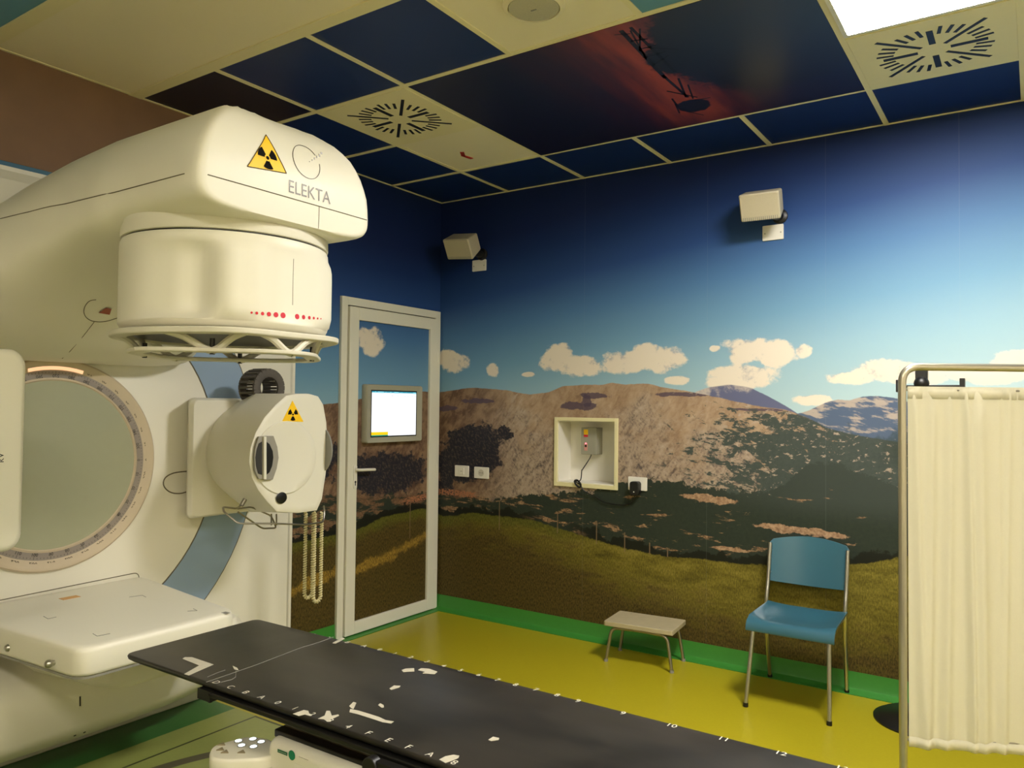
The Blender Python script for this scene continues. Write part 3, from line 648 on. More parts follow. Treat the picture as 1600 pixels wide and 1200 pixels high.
for sck in (.945, .91, .85, .7, .5, .3, .1):
    rg = []
    for y, z in ol:
        yy_, z_ = AY + (y-AY)*sck, cz + (z-cz)*sck
        rg.append((xf(z_)+.004*(1-sck), yy_, z_))
    rings.append(rg)
arm = obj('gantry_arm', MB().loft(rings), CREAM, lin, smooth=50)
def bvh_of(o):
    m = o.data; M_ = wm(o); return BVHTree.FromPolygons([M_ @ v.co for v in m.vertices], [tuple(p.vertices) for p in m.polygons])
BA = bvh_of(arm)
def onfront(bv, y, z, off=.0015, x0=4):
    h = bv.ray_cast(Vector((x0, y, z)), Vector((-1, 0, 0))); return h[0] + Vector((off, 0, 0)) if h[0] else Vector((x0-4, y, z))
def pixhit(bv, px, py, off=.002):
    d_ = ray(px, py).normalized(); h = bv.ray_cast(CAM, d_); return (h[0] + h[1]*off, h[1]) if h[0] else (None, None)
# seam along the side and round the nose
pts = []
for k in range(40):
    x = .25 + (1.62-.25)*k/39; h, z0, z1 = sec(x); zs = 2.128 - .018*max(0, 1.25-x) - .16*max(0, .55-x)**1.2*1.0 - .05*max(0, .9-x)
    hh = BA.ray_cast(Vector((x, -6, zs)), Vector((0, 1, 0)))
    if hh[0]: pts.append(hh[0] + Vector((0, -.0005, 0)))
for k in range(1, 40):
    y = AY - .02 - .325 + .65*k/39; pts.append(onfront(BA, y, 2.125 , .0005))
for k in range(10):
    x = 1.6 - k*.05; hh = BA.ray_cast(Vector((x, 0, 2.13)), Vector((0, -1, 0)))
    if hh[0]: pts.append(hh[0] + Vector((0, .0005, 0)))
mb = MB().tube(pts, .0016, 6)
mb.tube([onfront(BA, AY + .085, 2.123 - .085*k/6, .0003) for k in range(7)], .0011, 6)
obj('shell_seam', mb, SEAM, arm)
# marks on the nose
def facemap(bv, px, py):
    p, n = pixhit(bv, px, py, .0012); return p
def tri_patch(mb, bv, A_, B_, C_, n=10, mi=0, off=.0016):
    A_, B_, C_ = map(Vector, (A_, B_, C_)); g_ = {}
    for i in range(n+1):
        for j in range(n+1-i):
            q = A_ + (B_-A_)*i/n + (C_-A_)*j/n; g_[i, j] = mb.bm.verts.new(onfront(bv, q.y, q.z, off))
    for i in range(n):
        for j in range(n-i):
            mb.bm.faces.new((g_[i, j], g_[i+1, j], g_[i, j+1])).material_index = mi
            if i+j < n-1: mb.bm.faces.new((g_[i+1, j], g_[i+1, j+1], g_[i, j+1])).material_index = mi
def trefoil(mb, bv, c, r, off, mi=0):
    def fan(a0, a1, r0, r1, n=6):
        for k in range(n):
            q = []
            for a, rr_ in ((a0+(a1-a0)*k/n, r0), (a0+(a1-a0)*k/n, r1), (a0+(a1-a0)*(k+1)/n, r1), (a0+(a1-a0)*(k+1)/n, r0)):
                q.append(onfront(bv, c[0] + rr_*math.cos(a), c[1] + rr_*math.sin(a), off))
            mb.face(q, mi)
    for b in (-PI/2, PI/6, 5*PI/6): fan(b-PI/6, b+PI/6, r*.30, r)
    fan(0, 2*PI, .0001, r*.17, 12)
TA, TB, TC = facemap(BA, 415, 211), facemap(BA, 386, 260), facemap(BA, 447, 271)
mb = MB(); tri_patch(mb, BA, TA, TB, TC, 10, 0, .0012)
tg = obj('radiation_sign', mb, YEL, arm, smooth=60, label='yellow warning triangle')
cen = (TA+TB+TC)/3; mb = MB(); trefoil(mb, BA, (cen.y, cen.z), (TA.z-cen.z)*.46, .0024); obj('trefoil_symbol', mb, DECAL, tg, smooth=0)
mb = MB()
for a, b in ((TA, TB), (TB, TC), (TC, TA)): mb.tube([onfront(BA, (a+(b-a)*k/8).y, (a+(b-a)*k/8).z, .0018) for k in range(9)], .0014, 5)
obj('sign_border', mb, mat('sign_border_brown', (90, 66, 10), .6), tg)
lc = facemap(BA, 479, 253); lr = (facemap(BA, 500, 262) - facemap(BA, 458, 246)).length/2
mb = MB(); mb.tube([onfront(BA, lc.y + lr*math.cos(a), lc.z + lr*math.sin(a), .0012) for a in [math.radians(38 + 330*k/48) for k in range(49)]], .0011, 5)
for k in range(6):
    q = onfront(BA, lc.y + (.012+.013*k), lc.z + (.004+.009*k), .001); mb.obox(q, (.0006, 0, 0), (0, .0012+.0004*k, .0), (0, 0, .0012+.0012*k))
ta, tb = facemap(BA, 451, 293), facemap(BA, 516, 310)
vs, fs = text_tris('ELEKTA', 1.0)
wx = max(v[0] for v in vs) - min(v[0] for v in vs); ht = .042; sx = (tb-ta).length/wx; mx_ = (min(v[0] for v in vs)+max(v[0] for v in vs))/2
zc = (facemap(BA, 453, 293).z + facemap(BA, 514, 310).z)/2
bv_ = [mb.bm.verts.new(onfront(BA, (ta.y+tb.y)/2 + (v[0]-mx_)*sx, zc + v[1]*ht/.72, .0014)) for v in vs]
for f in fs:
    try: mb.bm.faces.new([bv_[i] for i in f])
    except ValueError: pass
obj('maker_logo', mb, mat('logo_grey', (78, 72, 62), .35, metal=.2), arm, smooth=0)
# release latch low on the arm
q = [pixhit(BA, px, py, .001)[0] for px, py in ((150, 468), (140, 470), (133, 478), (131, 488), (136, 497), (147, 502), (165, 502), (188, 495))]
q = [p for p in q if p]
if len(q) > 3: obj('latch_groove', MB().tube(spline(q, 4), .0015, 6), SEAM, arm)
q = [pixhit(BA, px, py, .003)[0] for px, py in ((154, 488), (166, 480), (174, 482), (171, 491))]
if all(q): obj('latch_sticker', MB().prism(q, (.002, -.002, 0)), mat('latch_brown', (150, 70, 40), .5), arm, smooth=0)
q = [pixhit(BA, px, py, .001)[0] for px, py in ((147, 503), (130, 525), (110, 548), (97, 560))]
q = [p for p in q if p]
if len(q) > 2: obj('lower_seam', MB().tube(q, .0012, 6), SEAM, arm)

# ---- treatment head
HX, HY = 1.322, AY
def head_out(r, bx, bw, n=96, bl=.05):         # circle blended with a squared front nose
    out = []
    for k in range(n):
        a = 2*PI*k/n; c_, s_ = math.cos(a), math.sin(a)
        rc = r
        # superellipse box towards +x
        if c_ > 0:
            p_ = 9; rb_ = 1/((abs(c_)/bx)**p_ + (abs(s_)/bw)**p_)**(1/p_)
            d_ = rb_ - rc; rc = rc + (max(0, d_) if abs(d_) > bl else (d_+bl)**2/(4*bl))
        out.append((HX + rc*c_, HY + rc*s_))
    return out
def ringz(o, z, s=1): return [(HX + (x-HX)*s, HY + (y-HY)*s, z) for x, y in o]
RH = .338
def polar_out(keys, n=96):
    out = []
    for k in range(n):
        a = 360*k/n; aa = a if a <= 180 else 360 - a
        for (a0, r0), (a1, r1) in zip(keys, keys[1:]):
            if aa <= a1: t_ = (aa-a0)/(a1-a0); t_ = t_*t_*(3-2*t_); rr_ = r0 + (r1-r0)*t_; break
        out.append((HX + rr_*math.cos(math.radians(a)), HY + rr_*math.sin(math.radians(a))))
    return out
hn = polar_out([(0, .333), (12, .336), (26, .350), (34, .360), (39, .356), (45, .322), (51, .298), (66, .318), (90, .338), (180, .338)])
circ = [(HX + RH*math.cos(2*PI*k/96), HY + RH*math.sin(2*PI*k/96)) for k in range(96)]
lerp = lambda A_, B_, t_: [(a[0]+(b[0]-a[0])*t_, a[1]+(b[1]-a[1])*t_) for a, b in zip(A_, B_)]
head = obj('treatment_head', MB().loft([ringz(circ, 1.705, .93), ringz(circ, 1.712, .975), ringz(circ, 1.725, .995), ringz(lerp(circ, hn, .0), 1.728), ringz(lerp(circ, hn, .62), 1.733), ringz(hn, 1.765), ringz(hn, 1.80), ringz(hn, 1.90),
     ringz(lerp(circ, hn, .96), 1.925), ringz(lerp(circ, hn, .75), 1.945), ringz(lerp(circ, hn, .35), 1.962), ringz(circ, 1.975), ringz(circ, 1.992, .995), ringz(circ, 2.0, .985), ringz(circ, 2.001, .9)]), CREAM, lin, smooth=60)
obj('head_groove', MB().lathe((HX, HY, 0), (0, 0, 1), [(.327, 1.995), (.327, 2.008)], 96), BLACK, head)
obj('head_collar', MB().lathe((HX, HY, 0), (0, 0, 1), [(.325, 2.005), (.335, 2.007), (.337, 2.013), (.336, 2.045), (.334, 2.10), (.33, 2.16)], 96, cap=(True, True)), CREAM, head)
BH = bvh_of(head)
mb = MB()
for i, (px, r_) in enumerate(((393, 2), (401, 2.6), (410, 3.2), (420, 4), (431, 4.7), (442, 5.3), (464, 5), (474, 4.2), (483, 3.4), (490, 2.6), (496, 2), (501, 1.5))):
    py = 488.5 + (px-393)*.088
    p, nrm = pixhit(BH, px, py, .0008)
    if p: obj('red_dot', MB().lathe(p, nrm, [(r_*.00175, 0), (r_*.00175, .0008)], 16), RED, head, smooth=0)
q = [onfront(BH, HY+.005, 1.79 + .15*k/8, .0002, 4) for k in range(9)]; obj('head_seam', MB().tube(q, .0008, 5), SEAM, head)
mb = MB()
for px, py in ((458, 380), (458, 384)): 
    d_ = ray(px, py).normalized(); h = bvh_of(bpy.data.objects['head_collar']).ray_cast(CAM, d_)
    if h[0]: obj('index_mark', MB().lathe(h[0], h[1], [(.004, 0), (.004, .001)], 8), BLACK, head, smooth=0)
obj('collimator_plate', MB().lathe((HX, HY, 0), (0, 0, 1), [(.290, 1.690), (.300, 1.70), (.300, 1.708)], 72), DARK, head)
# accessory frame (two storeys of rounded rails joined by struts)
def rail(o_out, o_in, z0, z1):
    mb = MB(); mb.loft([ringz(o_out, z0), ringz(o_out, z1), ringz(o_in, z1), ringz(o_in, z0)], closed=True); return mb
o1 = polar_out([(0, .350), (34, .385), (60, .360), (90, .362), (150, .362), (180, .362)]); o1i = lerp(o1, [(HX, HY)]*96, .15)
fr = obj('accessory_frame', rail(o1, o1i, 1.682, 1.702), CREAM_D, head, bevel=.006)
o2 = []
for k in range(96):
    a = 2*PI*k/96; r_ = .300 + .045*abs(math.cos(2*a))**2; r_ = r_*(1.02 if math.cos(a) > 0 else .97); o2.append((HX + r_*math.cos(a)+.01, HY + r_*math.sin(a)))
o2i = lerp(o2, [(HX+.01, HY)]*96, .16)
mb = rail(o2, o2i, 1.628, 1.642)
obj('lower_frame_ring', mb, CREAM_D, fr, bevel=.005)
for a in (PI/4, 3*PI/4, 5*PI/4, 7*PI/4, 0, PI):
    for s_ in (-1, 1):
        mb = MB()
        b = a + s_*.34; k0 = int(a/(2*PI)*96) % 96; k1 = int(b/(2*PI)*96) % 96
        pa = Vector((*lerp(o2, o2i, .5)[k0], 1.634)); pb = Vector((*lerp(o1, o1i, .5)[k1], 1.692))
        mb.tube(spline([pb, pb*.6 + pa*.4 + Vector((0, 0, .006)), pa*.8 + pb*.2 + Vector((0, 0, -.003)), pa], 5), .012, 8)
        obj('frame_strut', mb, CREAM_D, fr)
for a in (PI/4, 3*PI/4, 5*PI/4, 7*PI/4):
    k0 = int(a/(2*PI)*96); p = Vector((*lerp(o2, o2i, .5)[k0], 0)); obj('black_peg', MB().cyl((p.x, p.y, 1.622), (p.x, p.y, 1.672), .008, 12), BLACK, fr)

# ---- x-ray source on the right
mb = MB().prism([(FX, y, z) for y, z in rrect(-2.125, .900, -1.70, 1.492, .03)], (.17, 0, 0))
src = obj('source_arm', MB().loft([[(FX, y, z) for y, z in rrect(-2.125, .895, -1.72, 1.497, .03)], [(FX+.13, y, z) for y, z in rrect(-2.205, .915, -1.80, 1.495, .035)], [(FX+.155, y, z) for y, z in rrect(-2.195, .925, -1.81, 1.485, .03)]]), CREAM, lin, bevel=.004)
fo = [(448, 618), (432, 632), (414, 652), (400, 676), (392, 700), (390, 722), (394, 746), (404, 766), (418, 784), (433, 800), (468, 802), (496, 798), (504, 780), (510, 740), (513, 700), (511, 660), (506, 632), (498, 619), (484, 615), (464, 615)]
bo = [(392, 622), (376, 634), (362, 650), (351, 674), (345, 700), (344, 722), (348, 746), (358, 766), (372, 782), (392, 800)]
XB, XF_ = .46, .74
fpts = [P(px, py, 0, XF_) for px, py in fo]; bpts = [P(px, py, 0, XB) for px, py in bo]
nb2 = len(bpts); off = Vector((XB - XF_, 0, 0))
for i in range(nb2, len(fpts)): 
    q = fpts[i] + off; bpts.append(Vector((q.x, q.y - .02, q.z)))
cF = sum(fpts, Vector())/len(fpts); cB = sum(bpts, Vector())/len(bpts)
sc_ = lambda pts, c_, s_, dx=0: [c_ + (p-c_)*s_ + Vector((dx, 0, 0)) for p in pts]
mix_ = lambda t_: [a.lerp(b, t_) for a, b in zip(bpts, fpts)]
mb = MB().loft([sc_(bpts, cB, .80, -.17), sc_(bpts, cB, .93, -.06), sc_(bpts, cB, .985, -.015), bpts, mix_(.10), mix_(.5), mix_(.93), sc_(fpts, cF, .995, -.004), sc_(fpts, cF, .975, 0), sc_(fpts, cF, .9, .001)])
xs_ = obj('source_housing', mb, CREAM, src, smooth=45)
BS = bvh_of(xs_)
def fdisc(px, py, wpx, hpx, x, n=40):
    c_ = P(px, py, 0, x); a_ = P(px+wpx, py, 0, x); b_ = P(px, py+hpx, 0, x); ry, rz = abs(a_.y-c_.y), abs(b_.z-c_.z)
    return [(x, c_.y + ry*math.cos(2*PI*k/n), c_.z + rz*math.sin(2*PI*k/n)) for k in range(n)]
XX = XF_ + .001
obj('round_dish', MB().loft([fdisc(447, 715, 47, 58, XX), fdisc(447, 715, 45, 56, XX+.006), fdisc(447, 715, 38, 47, XX+.003), fdisc(447, 715, 3, 3, XX+.001)], (False, True)), CREAM, xs_)
# cassette window with ridge
wl = [P(px, py, 0, XX+.006) for px, py in ((402, 682), (413, 681), (413, 750), (402, 748), (396, 735), (395, 715), (397, 698))]
wr = [P(px, py, 0, XX+.006) for px, py in ((413, 681), (425, 681), (431, 698), (433, 715), (430, 732), (424, 749), (413, 750))]
WG = mat('window_grey', (150, 146, 136), .4)
cw = obj('filter_window', MB().prism(wl, (.012, 0, 0)).prism(wr, (.012, 0, 0)), WG, xs_, bevel=.002)
def ins(px0, py0, px1, py1, sgn):
    xw = XX + .0185; a = [P(px, py, 0, xw) for px, py in ((px0, py0+6), (px1, py0), (px1 , py1), (px0, py1-6), (px0 + sgn*5, (py0+py1)/2))]
    return a
obj('window_slot', MB().prism([P(px, py, 0, XX+.0185) for px, py in ((409, 690), (409, 742), (403, 740), (400, 728), (399, 715), (401, 702), (404, 693))], (.001, 0, 0)), DARK, cw, smooth=0)
obj('window_slot', MB().prism([P(px, py, 0, XX+.0185) for px, py in ((416, 690), (421, 694), (426, 705), (427, 715), (425, 728), (421, 738), (416, 742))], (.001, 0, 0)), BLACK, cw, smooth=0)
obj('window_ridge', MB().prism([P(px, py, 0, XX+.018) for px, py in ((410, 682), (414, 682), (414, 749), (410, 749))], (.012, 0, 0)), CREAM, cw, bevel=.002)
obj('black_cap', MB().loft([fdisc(440, 778, 8.5, 9, XX), fdisc(440, 778, 8.5, 9, XX+.006), fdisc(440, 778, 7, 7.5, XX+.008)]), BLACK, xs_)
a, b, c = [P(px, py, 0, XX+.0012) for px, py in ((457, 626), (441, 658), (474, 659))]
a.y += .0; sg = obj('radiation_sign', MB().prism([a, b, c], (.001, 0, 0)), YEL, xs_, smooth=0, label='small yellow warning triangle')
ce = (a+b+c)/3; mb = MB(); r_ = (a.z-ce.z)*.46
for bb in (-PI/2, PI/6, 5*PI/6):
    q = [(ce.x+.0016, ce.y + rr_*math.cos(an), ce.z + rr_*math.sin(an)) for rr_, an in [(r_*.3, bb-PI/6), (r_, bb-PI/6), (r_*1.0, bb), (r_, bb+PI/6), (r_*.3, bb+PI/6), (r_*.3, bb)]]
    mb.face(q)
mb.face([(ce.x+.0016, ce.y + r_*.17*math.cos(2*PI*k/12), ce.z + r_*.17*math.sin(2*PI*k/12)) for k in range(12)]); obj('trefoil_symbol', mb, DECAL, sg, smooth=0)
# grey round end window on the far side
yy_ = max(p.y for p in fpts); q0 = (XB+XF_)/2+.06
obj('end_window', MB().lathe((q0, yy_-.012, 1.245), (.10, 1, 0), [(.13, 0), (.125, .012), (.05, .018)], 32), GREY, xs_)
# cable chain loop
cc = P(409, 606, 0, .40); RC = .074; mb = MB(); n_ = 22
for k in range(n_):
    a = 2*PI*k/n_
    o1_, t1_ = Vector((0, math.cos(a), math.sin(a))), Vector((0, -math.sin(a), math.cos(a)))
    for sx_ in (-1, 1): mb.obox(cc + o1_*RC + Vector((sx_*.055, 0, 0)), (.007, 0, 0), t1_*.0125, o1_*.021)
    mb.obox(cc + o1_*(RC+.02), (.052, 0, 0), t1_*.0055, o1_*.004); mb.obox(cc + o1_*(RC-.02), (.052, 0, 0), t1_*.0055, o1_*.004)
obj('cable_chain', mb, mat('chain_grey', (84, 78, 70), .6), src, bevel=.002, seg=1, label='dark grey cable chain loop')
# wire guard below the head
def W(px, py, x): return P(px, py, 0, x)
mb = MB()
mb.tube(fillet([W(382, 782, .62), W(372, 795, .60), W(348, 792, .60), W(350, 800, .66), W(372, 818, .72), W(430, 818, .76), W(478, 820, .76), W(505, 816, .72), W(507, 800, .70), W(506, 790, .70)], .02), .0045, 8)
mb.tube(fillet([W(372, 795, .60), W(392, 792, .55), W(424, 806, .52), W(432, 825, .60), W(410, 826, .68), W(372, 800, .70)], .03), .004, 8)
mb.tube([W(424, 804, .60), W(424, 820, .72)], .004, 8); mb.tube([W(432, 804, .60), W(432, 820, .72)], .004, 8)
mb.cyl(W(377, 790, .62), W(383, 780, .62), .010, 10)
obj('wire_guard', mb, STEEL, src)
# coiled cables
def coil(px0, px1, ytop, ybot, x, rr_=.010, name='coiled_cable'):
    a0, a1 = P(px0, ytop, 0, x), P(px1, ytop, 0, x); zb = P(px0, ybot, 0, x).z; r2 = abs(a1.y-a0.y)/2
    path = []
    for k in range(40): path.append(Vector((x, a0.y, a0.z + (zb+r2-a0.z)*k/39)))
    for k in range(1, 12): a = PI + PI*k/12; path.append(Vector((x, (a0.y+a1.y)/2 + r2*math.cos(a), zb + r2 + r2*math.sin(a))))
    for k in range(40): path.append(Vector((x, a1.y, zb + r2 + (a1.z-zb-r2)*k/39)))
    # coil: helix around the path
    mb = MB(); L_ = [0]
    for p, q in zip(path, path[1:]): L_.append(L_[-1] + (q-p).length)
    tot = L_[-1]; pitch = .0125; nn = int(tot/pitch*8); hp = []
    i = 0
    for k in range(nn+1):
        s_ = tot*k/nn
        while i < len(L_)-2 and L_[i+1] < s_: i += 1
        t_ = (s_-L_[i])/max(1e-6, L_[i+1]-L_[i]); p = path[i].lerp(path[i+1], t_); d_ = (path[i+1]-path[i]).normalized()
        e1 = Vector((1, 0, 0)); e2 = d_.cross(e1); an = 2*PI*k/8
        hp.append(p + (e1*math.cos(an) + e2*math.sin(an))*rr_*.62)
    mb.tube(hp, rr_*.48, 5)
    return obj(name, mb, mat('cable_cream', (206, 196, 150), .5), src)
coil(478, 490, 800, 935, .50); coil(492, 503, 800, 941, .56); 

# ---- portal imaging panel below
Z0 = .655
def Q(px, py, z): return P(px, py, 2, z)
fl = Vector((1.03, -3.085, 0)); frt = Vector((1.03, -2.475, 0))
pan = [(1.035, -3.085), (1.035, -2.475), (.22, -2.36), (.15, -2.36), (.15, -3.13), (.5, -3.12)]
def round2(poly, r, n=6):
    out = []; N = len(poly)
    for i in range(N):
        a, b, c = Vector(poly[i-1]), Vector(poly[i]), Vector(poly[(i+1) % N]); d1, d2 = (a-b), (c-b); rr_ = min(r, d1.length*.45, d2.length*.45)
        p, q = b + d1.normalized()*rr_, b + d2.normalized()*rr_
        for k in range(n+1): t_ = k/n; out.append(tuple((1-t_)**2*p + 2*t_*(1-t_)*b + t_*t_*q))
    return out
po = round2(pan, .07); c2 = Vector((.6, -2.78))
def shr(poly, s_): return [((x-c2.x)*s_+c2.x, (y-c2.y)*s_+c2.y) for x, y in poly]
def rz(poly, z): return [(x, y, z) for x, y in poly]
epid = obj('portal_imager', MB().loft([rz(shr(po, .97), Z0-.098), rz(shr(po, .995), Z0-.090), rz(po, Z0-.082), rz(po, Z0-.018), rz(shr(po, .992), Z0-.006), rz(shr(po, .975), Z0), rz(shr(po, .90), Z0)]), CREAM, lin, smooth=50, label='flat cream imaging panel')
obj('imager_gasket', MB().loft([rz(shr(po, .985), Z0-.104), rz(shr(po, .985), Z0-.096)]), GREY, epid)
for px, py in ((14, 1012), (77, 1037)):
    p = P(px, py, 1, -3.11); obj('ball_stud', MB().ball((p.x, -3.112, p.z), .014, 10).cyl((p.x, -3.09, p.z), (p.x, -3.115, p.z), .009, 12), CHROME, epid)
mb = MB()
def mk(pts, w_): 
    pts = [Q(px, py, Z0+.0008) for px, py in pts]
    obj('alignment_mark', MB().tube(pts, w_, 5), GREY, epid)
mk(((68, 963), (75, 967), (88, 964)), .001); mk(((145, 990), (152, 994), (172, 990)), .001); mk(((202, 933), (222, 930), (228, 933)), .001); mk(((293, 955), (308, 954), (302, 951)), .001)
p = Q(109, 934, Z0); obj('orange_label', MB().box((p.x-.02, p.y-.035, Z0), (p.x+.02, p.y+.035, Z0+.0012)), mat('label_orange', (214, 160, 90), .5), epid, smooth=0)
p = Q(354, 958, Z0); obj('print_mark', MB().box((p.x-.02, p.y-.01, Z0-.0), (p.x+.01, p.y+.01, Z0+.001)), GREY, epid, smooth=0)
# support under the panel
sp = [(.13, -3.0), (.80, -2.90), (.89, -2.86), (.89, -2.34), (.13, -2.22)]
so = round2(sp, .05, 4)
c2s = Vector((.5, -2.6))
sh2 = lambda s_: [((x-c2s.x)*s_+c2s.x, (y-c2s.y)*s_+c2s.y) for x, y in so]
obj('imager_support', MB().loft([rz(sh2(.86), .415), rz(sh2(.97), .43), rz(sh2(1), .455), rz(sh2(1), .53), rz(sh2(.97), Z0-.075)]), CREAM, lin, smooth=50)
# counterweight housing at the bottom
rings = []
for x, hw, zb, zt_ in ((.13, .93, .05, .47), (.25, .90, .06, .47), (.34, .86, .08, .46), (.41, .80, .11, .44), (.46, .73, .15, .41), (.49, .66, .19, .38)):
    rg = []
    for k in range(64):
        a = 2*PI*k/64; c_, s_ = math.cos(a), math.sin(a); y = hw*abs(c_)**(2/3.0)*(1 if c_ > 0 else -1); zm = zb + (zt_-zb)*.55
        z = zm + (zt_-zm)*abs(s_)**(2/3.5) if s_ > 0 else zm - (zm-zb)*abs(s_)**(2/2.2)
        rg.append((x, AY + y, z))
    rings.append(rg)
cwt = obj('lower_housing', MB().loft(rings), CREAM, lin, smooth=50)
BW = bvh_of(cwt)
for px, py in ((117, 1149), (132, 1144)):
    p, nn = pixhit(BW, px, py, 0)
    if p: obj('housing_screw', MB().lathe(p, nn, [(.005, 0), (.005, .002)], 10), BLACK, cwt)
p, nn = pixhit(BW, 125, 1096, .001)
if p: obj('index_line', MB().tube([pixhit(BW, 125, 1088 + k*3, .001)[0] for k in range(6)], .003, 6), BLACK, cwt)
# base skirt on the floor
obj('base_skirt', MB().prism([(x, y, 0) for x, y in ((.05, -3.95), (.19, -3.95), (.19, -1.55), (.05, -1.55))], (0, 0, .10)), CREAM_D, lin, bevel=.01)

# ---- kV detector panel on the left
dy0, dy1 = -3.86, -3.205
det = obj('detector_panel', MB().loft([[(x, y, z) for y, z in rrect(dy0+i_, .985+i_, dy1-i_, 1.640-i_, .05)] for x, i_ in ((.76, .02), (.765, .008), (.78, 0), (.875, 0), (.893, .006), (.900, .02))]), CREAM, lin, smooth=50)
obj('detector_edge', MB().prism([(.9002, y, z) for y, z in rrect(dy0+.02, 1.03, dy1-.095, 1.60, .03)], (.004, 0, 0)), CREAM_D, det, bevel=.002)
mb = MB(); flat_text(mb, 'kV', .03, (.9012, dy1-.075, P(5, 715, 0, .9).z), (0, 0, 1), (0, -1, 0)); obj('printed_letters', mb, BLACK, det, smooth=0)
obj('detector_arm', MB().box((.12, -3.78, 1.10), (.77, -3.60, 1.50)), CREAM, lin, bevel=.03)

# ------------------------------------------------------------------ treatment couch
CZ = .65; YL, YR, X0 = -3.008, -2.488, 1.165
couch = thing('treatment_couch', 'long black carbon fibre couch top on a cream base with tape scraps', 'treatment couch', (3.0, -2.75, 0))
t = NT('carbon_fibre', .30)
w1 = t.noise(t.vec(t.x, t.y), 3.2, 4, .55, .5); w2 = t.noise(t.vec(t.x*.5, t.y*2.0, 3), 6, 5, .6)
wv = t.math('SINE', (t.x + t.y)*900.0) * t.math('SINE', (t.x - t.y)*900.0)
c = t.mix((.011, .010, .0095), (.030, .026, .022), t.step(w1*.6 + w2*.4, .35, .65)); c = t.mix(c, (.045, .04, .034), t.step(wv, .4, 1.0)*.25)
CARB = t.out(c); rf = .26 + w1*.22; t.put(t.b.inputs['Roughness'], rf)
SX = 5.2
top = round2([(X0, YL), (SX, YL), (SX, YR), (X0, YR)], .03, 5); c3 = Vector(((X0+SX)/2, (YL+YR)/2))
def ins3(d_): return round2([(X0+d_, YL+d_), (SX-d_, YL+d_), (SX-d_, YR-d_), (X0+d_, YR-d_)], .03, 5)
tt = obj('couch_top', MB().loft([rz(ins3(.012), CZ-.022), rz(ins3(.002), CZ-.014), rz(top, CZ-.006), rz(ins3(.002), CZ-.001), rz(ins3(.004), CZ)]), CARB, couch, smooth=50)
obj('couch_extension_joint', MB().tube([Q(px, py, CZ+.0003) for px, py in ((322, 1066), (400, 1039), (470, 1012), (497, 1004), (522, 995))], .0008, 5), GREY, tt)
# main carbon box below, starts a little behind the end
XM = 1.60
obj('couch_body', MB().loft([[(x, y, z) for y, z in ((YL+.012, CZ-.014), (YL+.014, CZ-.032), (YL+.03, CZ-.045), (YR-.03, CZ-.045), (YR-.014, CZ-.032), (YR-.012, CZ-.014))] for x in (XM, SX-.02)]), BLACK, couch, smooth=30)
obj('side_rail', MB().box((XM+.03, YL-.010, CZ-.036), (SX-.1, YL+.012, CZ-.022)), BLACK, couch, bevel=.004, label='black accessory rail')
# clamps at the end of the rail
cl0 = Q(330, 1072, CZ-.05)
mb = MB(); mb.tube(spline([cl0+Vector((0, -.0, .02)), cl0+Vector((.02, -.02, -.0)), cl0+Vector((.05, -.035, .0)), cl0+Vector((.075, -.055, -.012))], 6), .008, 8); mb.box((XM-.02, YL-.01, CZ-.05), (XM+.04, YL+.03, CZ-.02)); mb.ball(cl0+Vector((.02, -.01, 0)), .014, 6)
obj('clamp_lever', mb, BLACK, couch)
# cream base housing
bz0, bz1 = .30, .545; bx0, by0 = 1.855, -2.985
obj('lift_plate', MB().box((bx0+.01, by0+.055, bz1-.004), (SX-.15, -2.50, CZ-.044)), mat('couch_metal', (120, 112, 100), .35, .8), couch, bevel=.004)
obj('base_trim', MB().box((bx0+.0, by0+.025, bz1-.01), (SX-.12, -2.52, bz1+.012)), BLACK, couch, bevel=.004)
bo_ = [(bx0+.0, bz0), (bx0, bz1-.02), (bx0+.015, bz1), (SX-.1, bz1), (SX-.1, bz0)]
base = obj('couch_base', MB().box((bx0, by0-.005, bz0), (SX-.1, -2.51, bz1)), CREAM, couch, bevel=.03, seg=5)
obj('base_column', MB().box((2.6, -2.95, .0), (SX-.4, -2.55, bz0+.02)), CREAM_D, couch, bevel=.03)
yb = by0 - .0055
def side(px, py): p = P(px, py, 1, yb); return p
p = side(455, 1184 - 2); 
sgn = obj('green_round_sticker', MB().lathe((side(456, 1180).x, yb, side(456, 1180).z), (0, -1, 0), [(.013, 0), (.013, .0008)], 28), mat('sticker_green', (0, 120, 84), .5), base)
mb = MB(); a, b = side(434, 1170), side(449, 1181); mb.box((a.x, yb-.0008, b.z), (b.x, yb, a.z)); obj('green_label', mb, mat('label_green', (20, 92, 60), .5), base, smooth=0)
mb = MB(); mb.box((a.x+.004, yb-.0012, b.z+.004), (b.x-.002, yb-.0008, (a.z+b.z)/2)); obj('label_field', mb, WHITEP, base, smooth=0)
a, b = side(467, 1182), side(482, 1188); obj('rating_label', MB().box((a.x, yb-.0008, b.z), (b.x, yb, a.z)), mat('label_brown', (110, 90, 78), .5), base, smooth=0)
mb = MB(); a, b = side(460, 1192), side(480, 1215); mb.box((a.x, yb-.0006, b.z), (b.x, yb, a.z)); obj('paper_label', mb, WHITEP, base, smooth=0)
# cable socket block on rail
p = Q(605, 1190, CZ-.04)
mb = MB().obox((p.x+.06, YL-.028, CZ-.045), (.085, 0, 0), (0, .012, 0), (0, 0, .018)); mb.cyl((p.x-.02, YL-.045, CZ-.045), (p.x-.02, YL-.02, CZ-.045), .024, 20); rc = obj('rail_clamp', mb, BLACK, couch, bevel=.003)
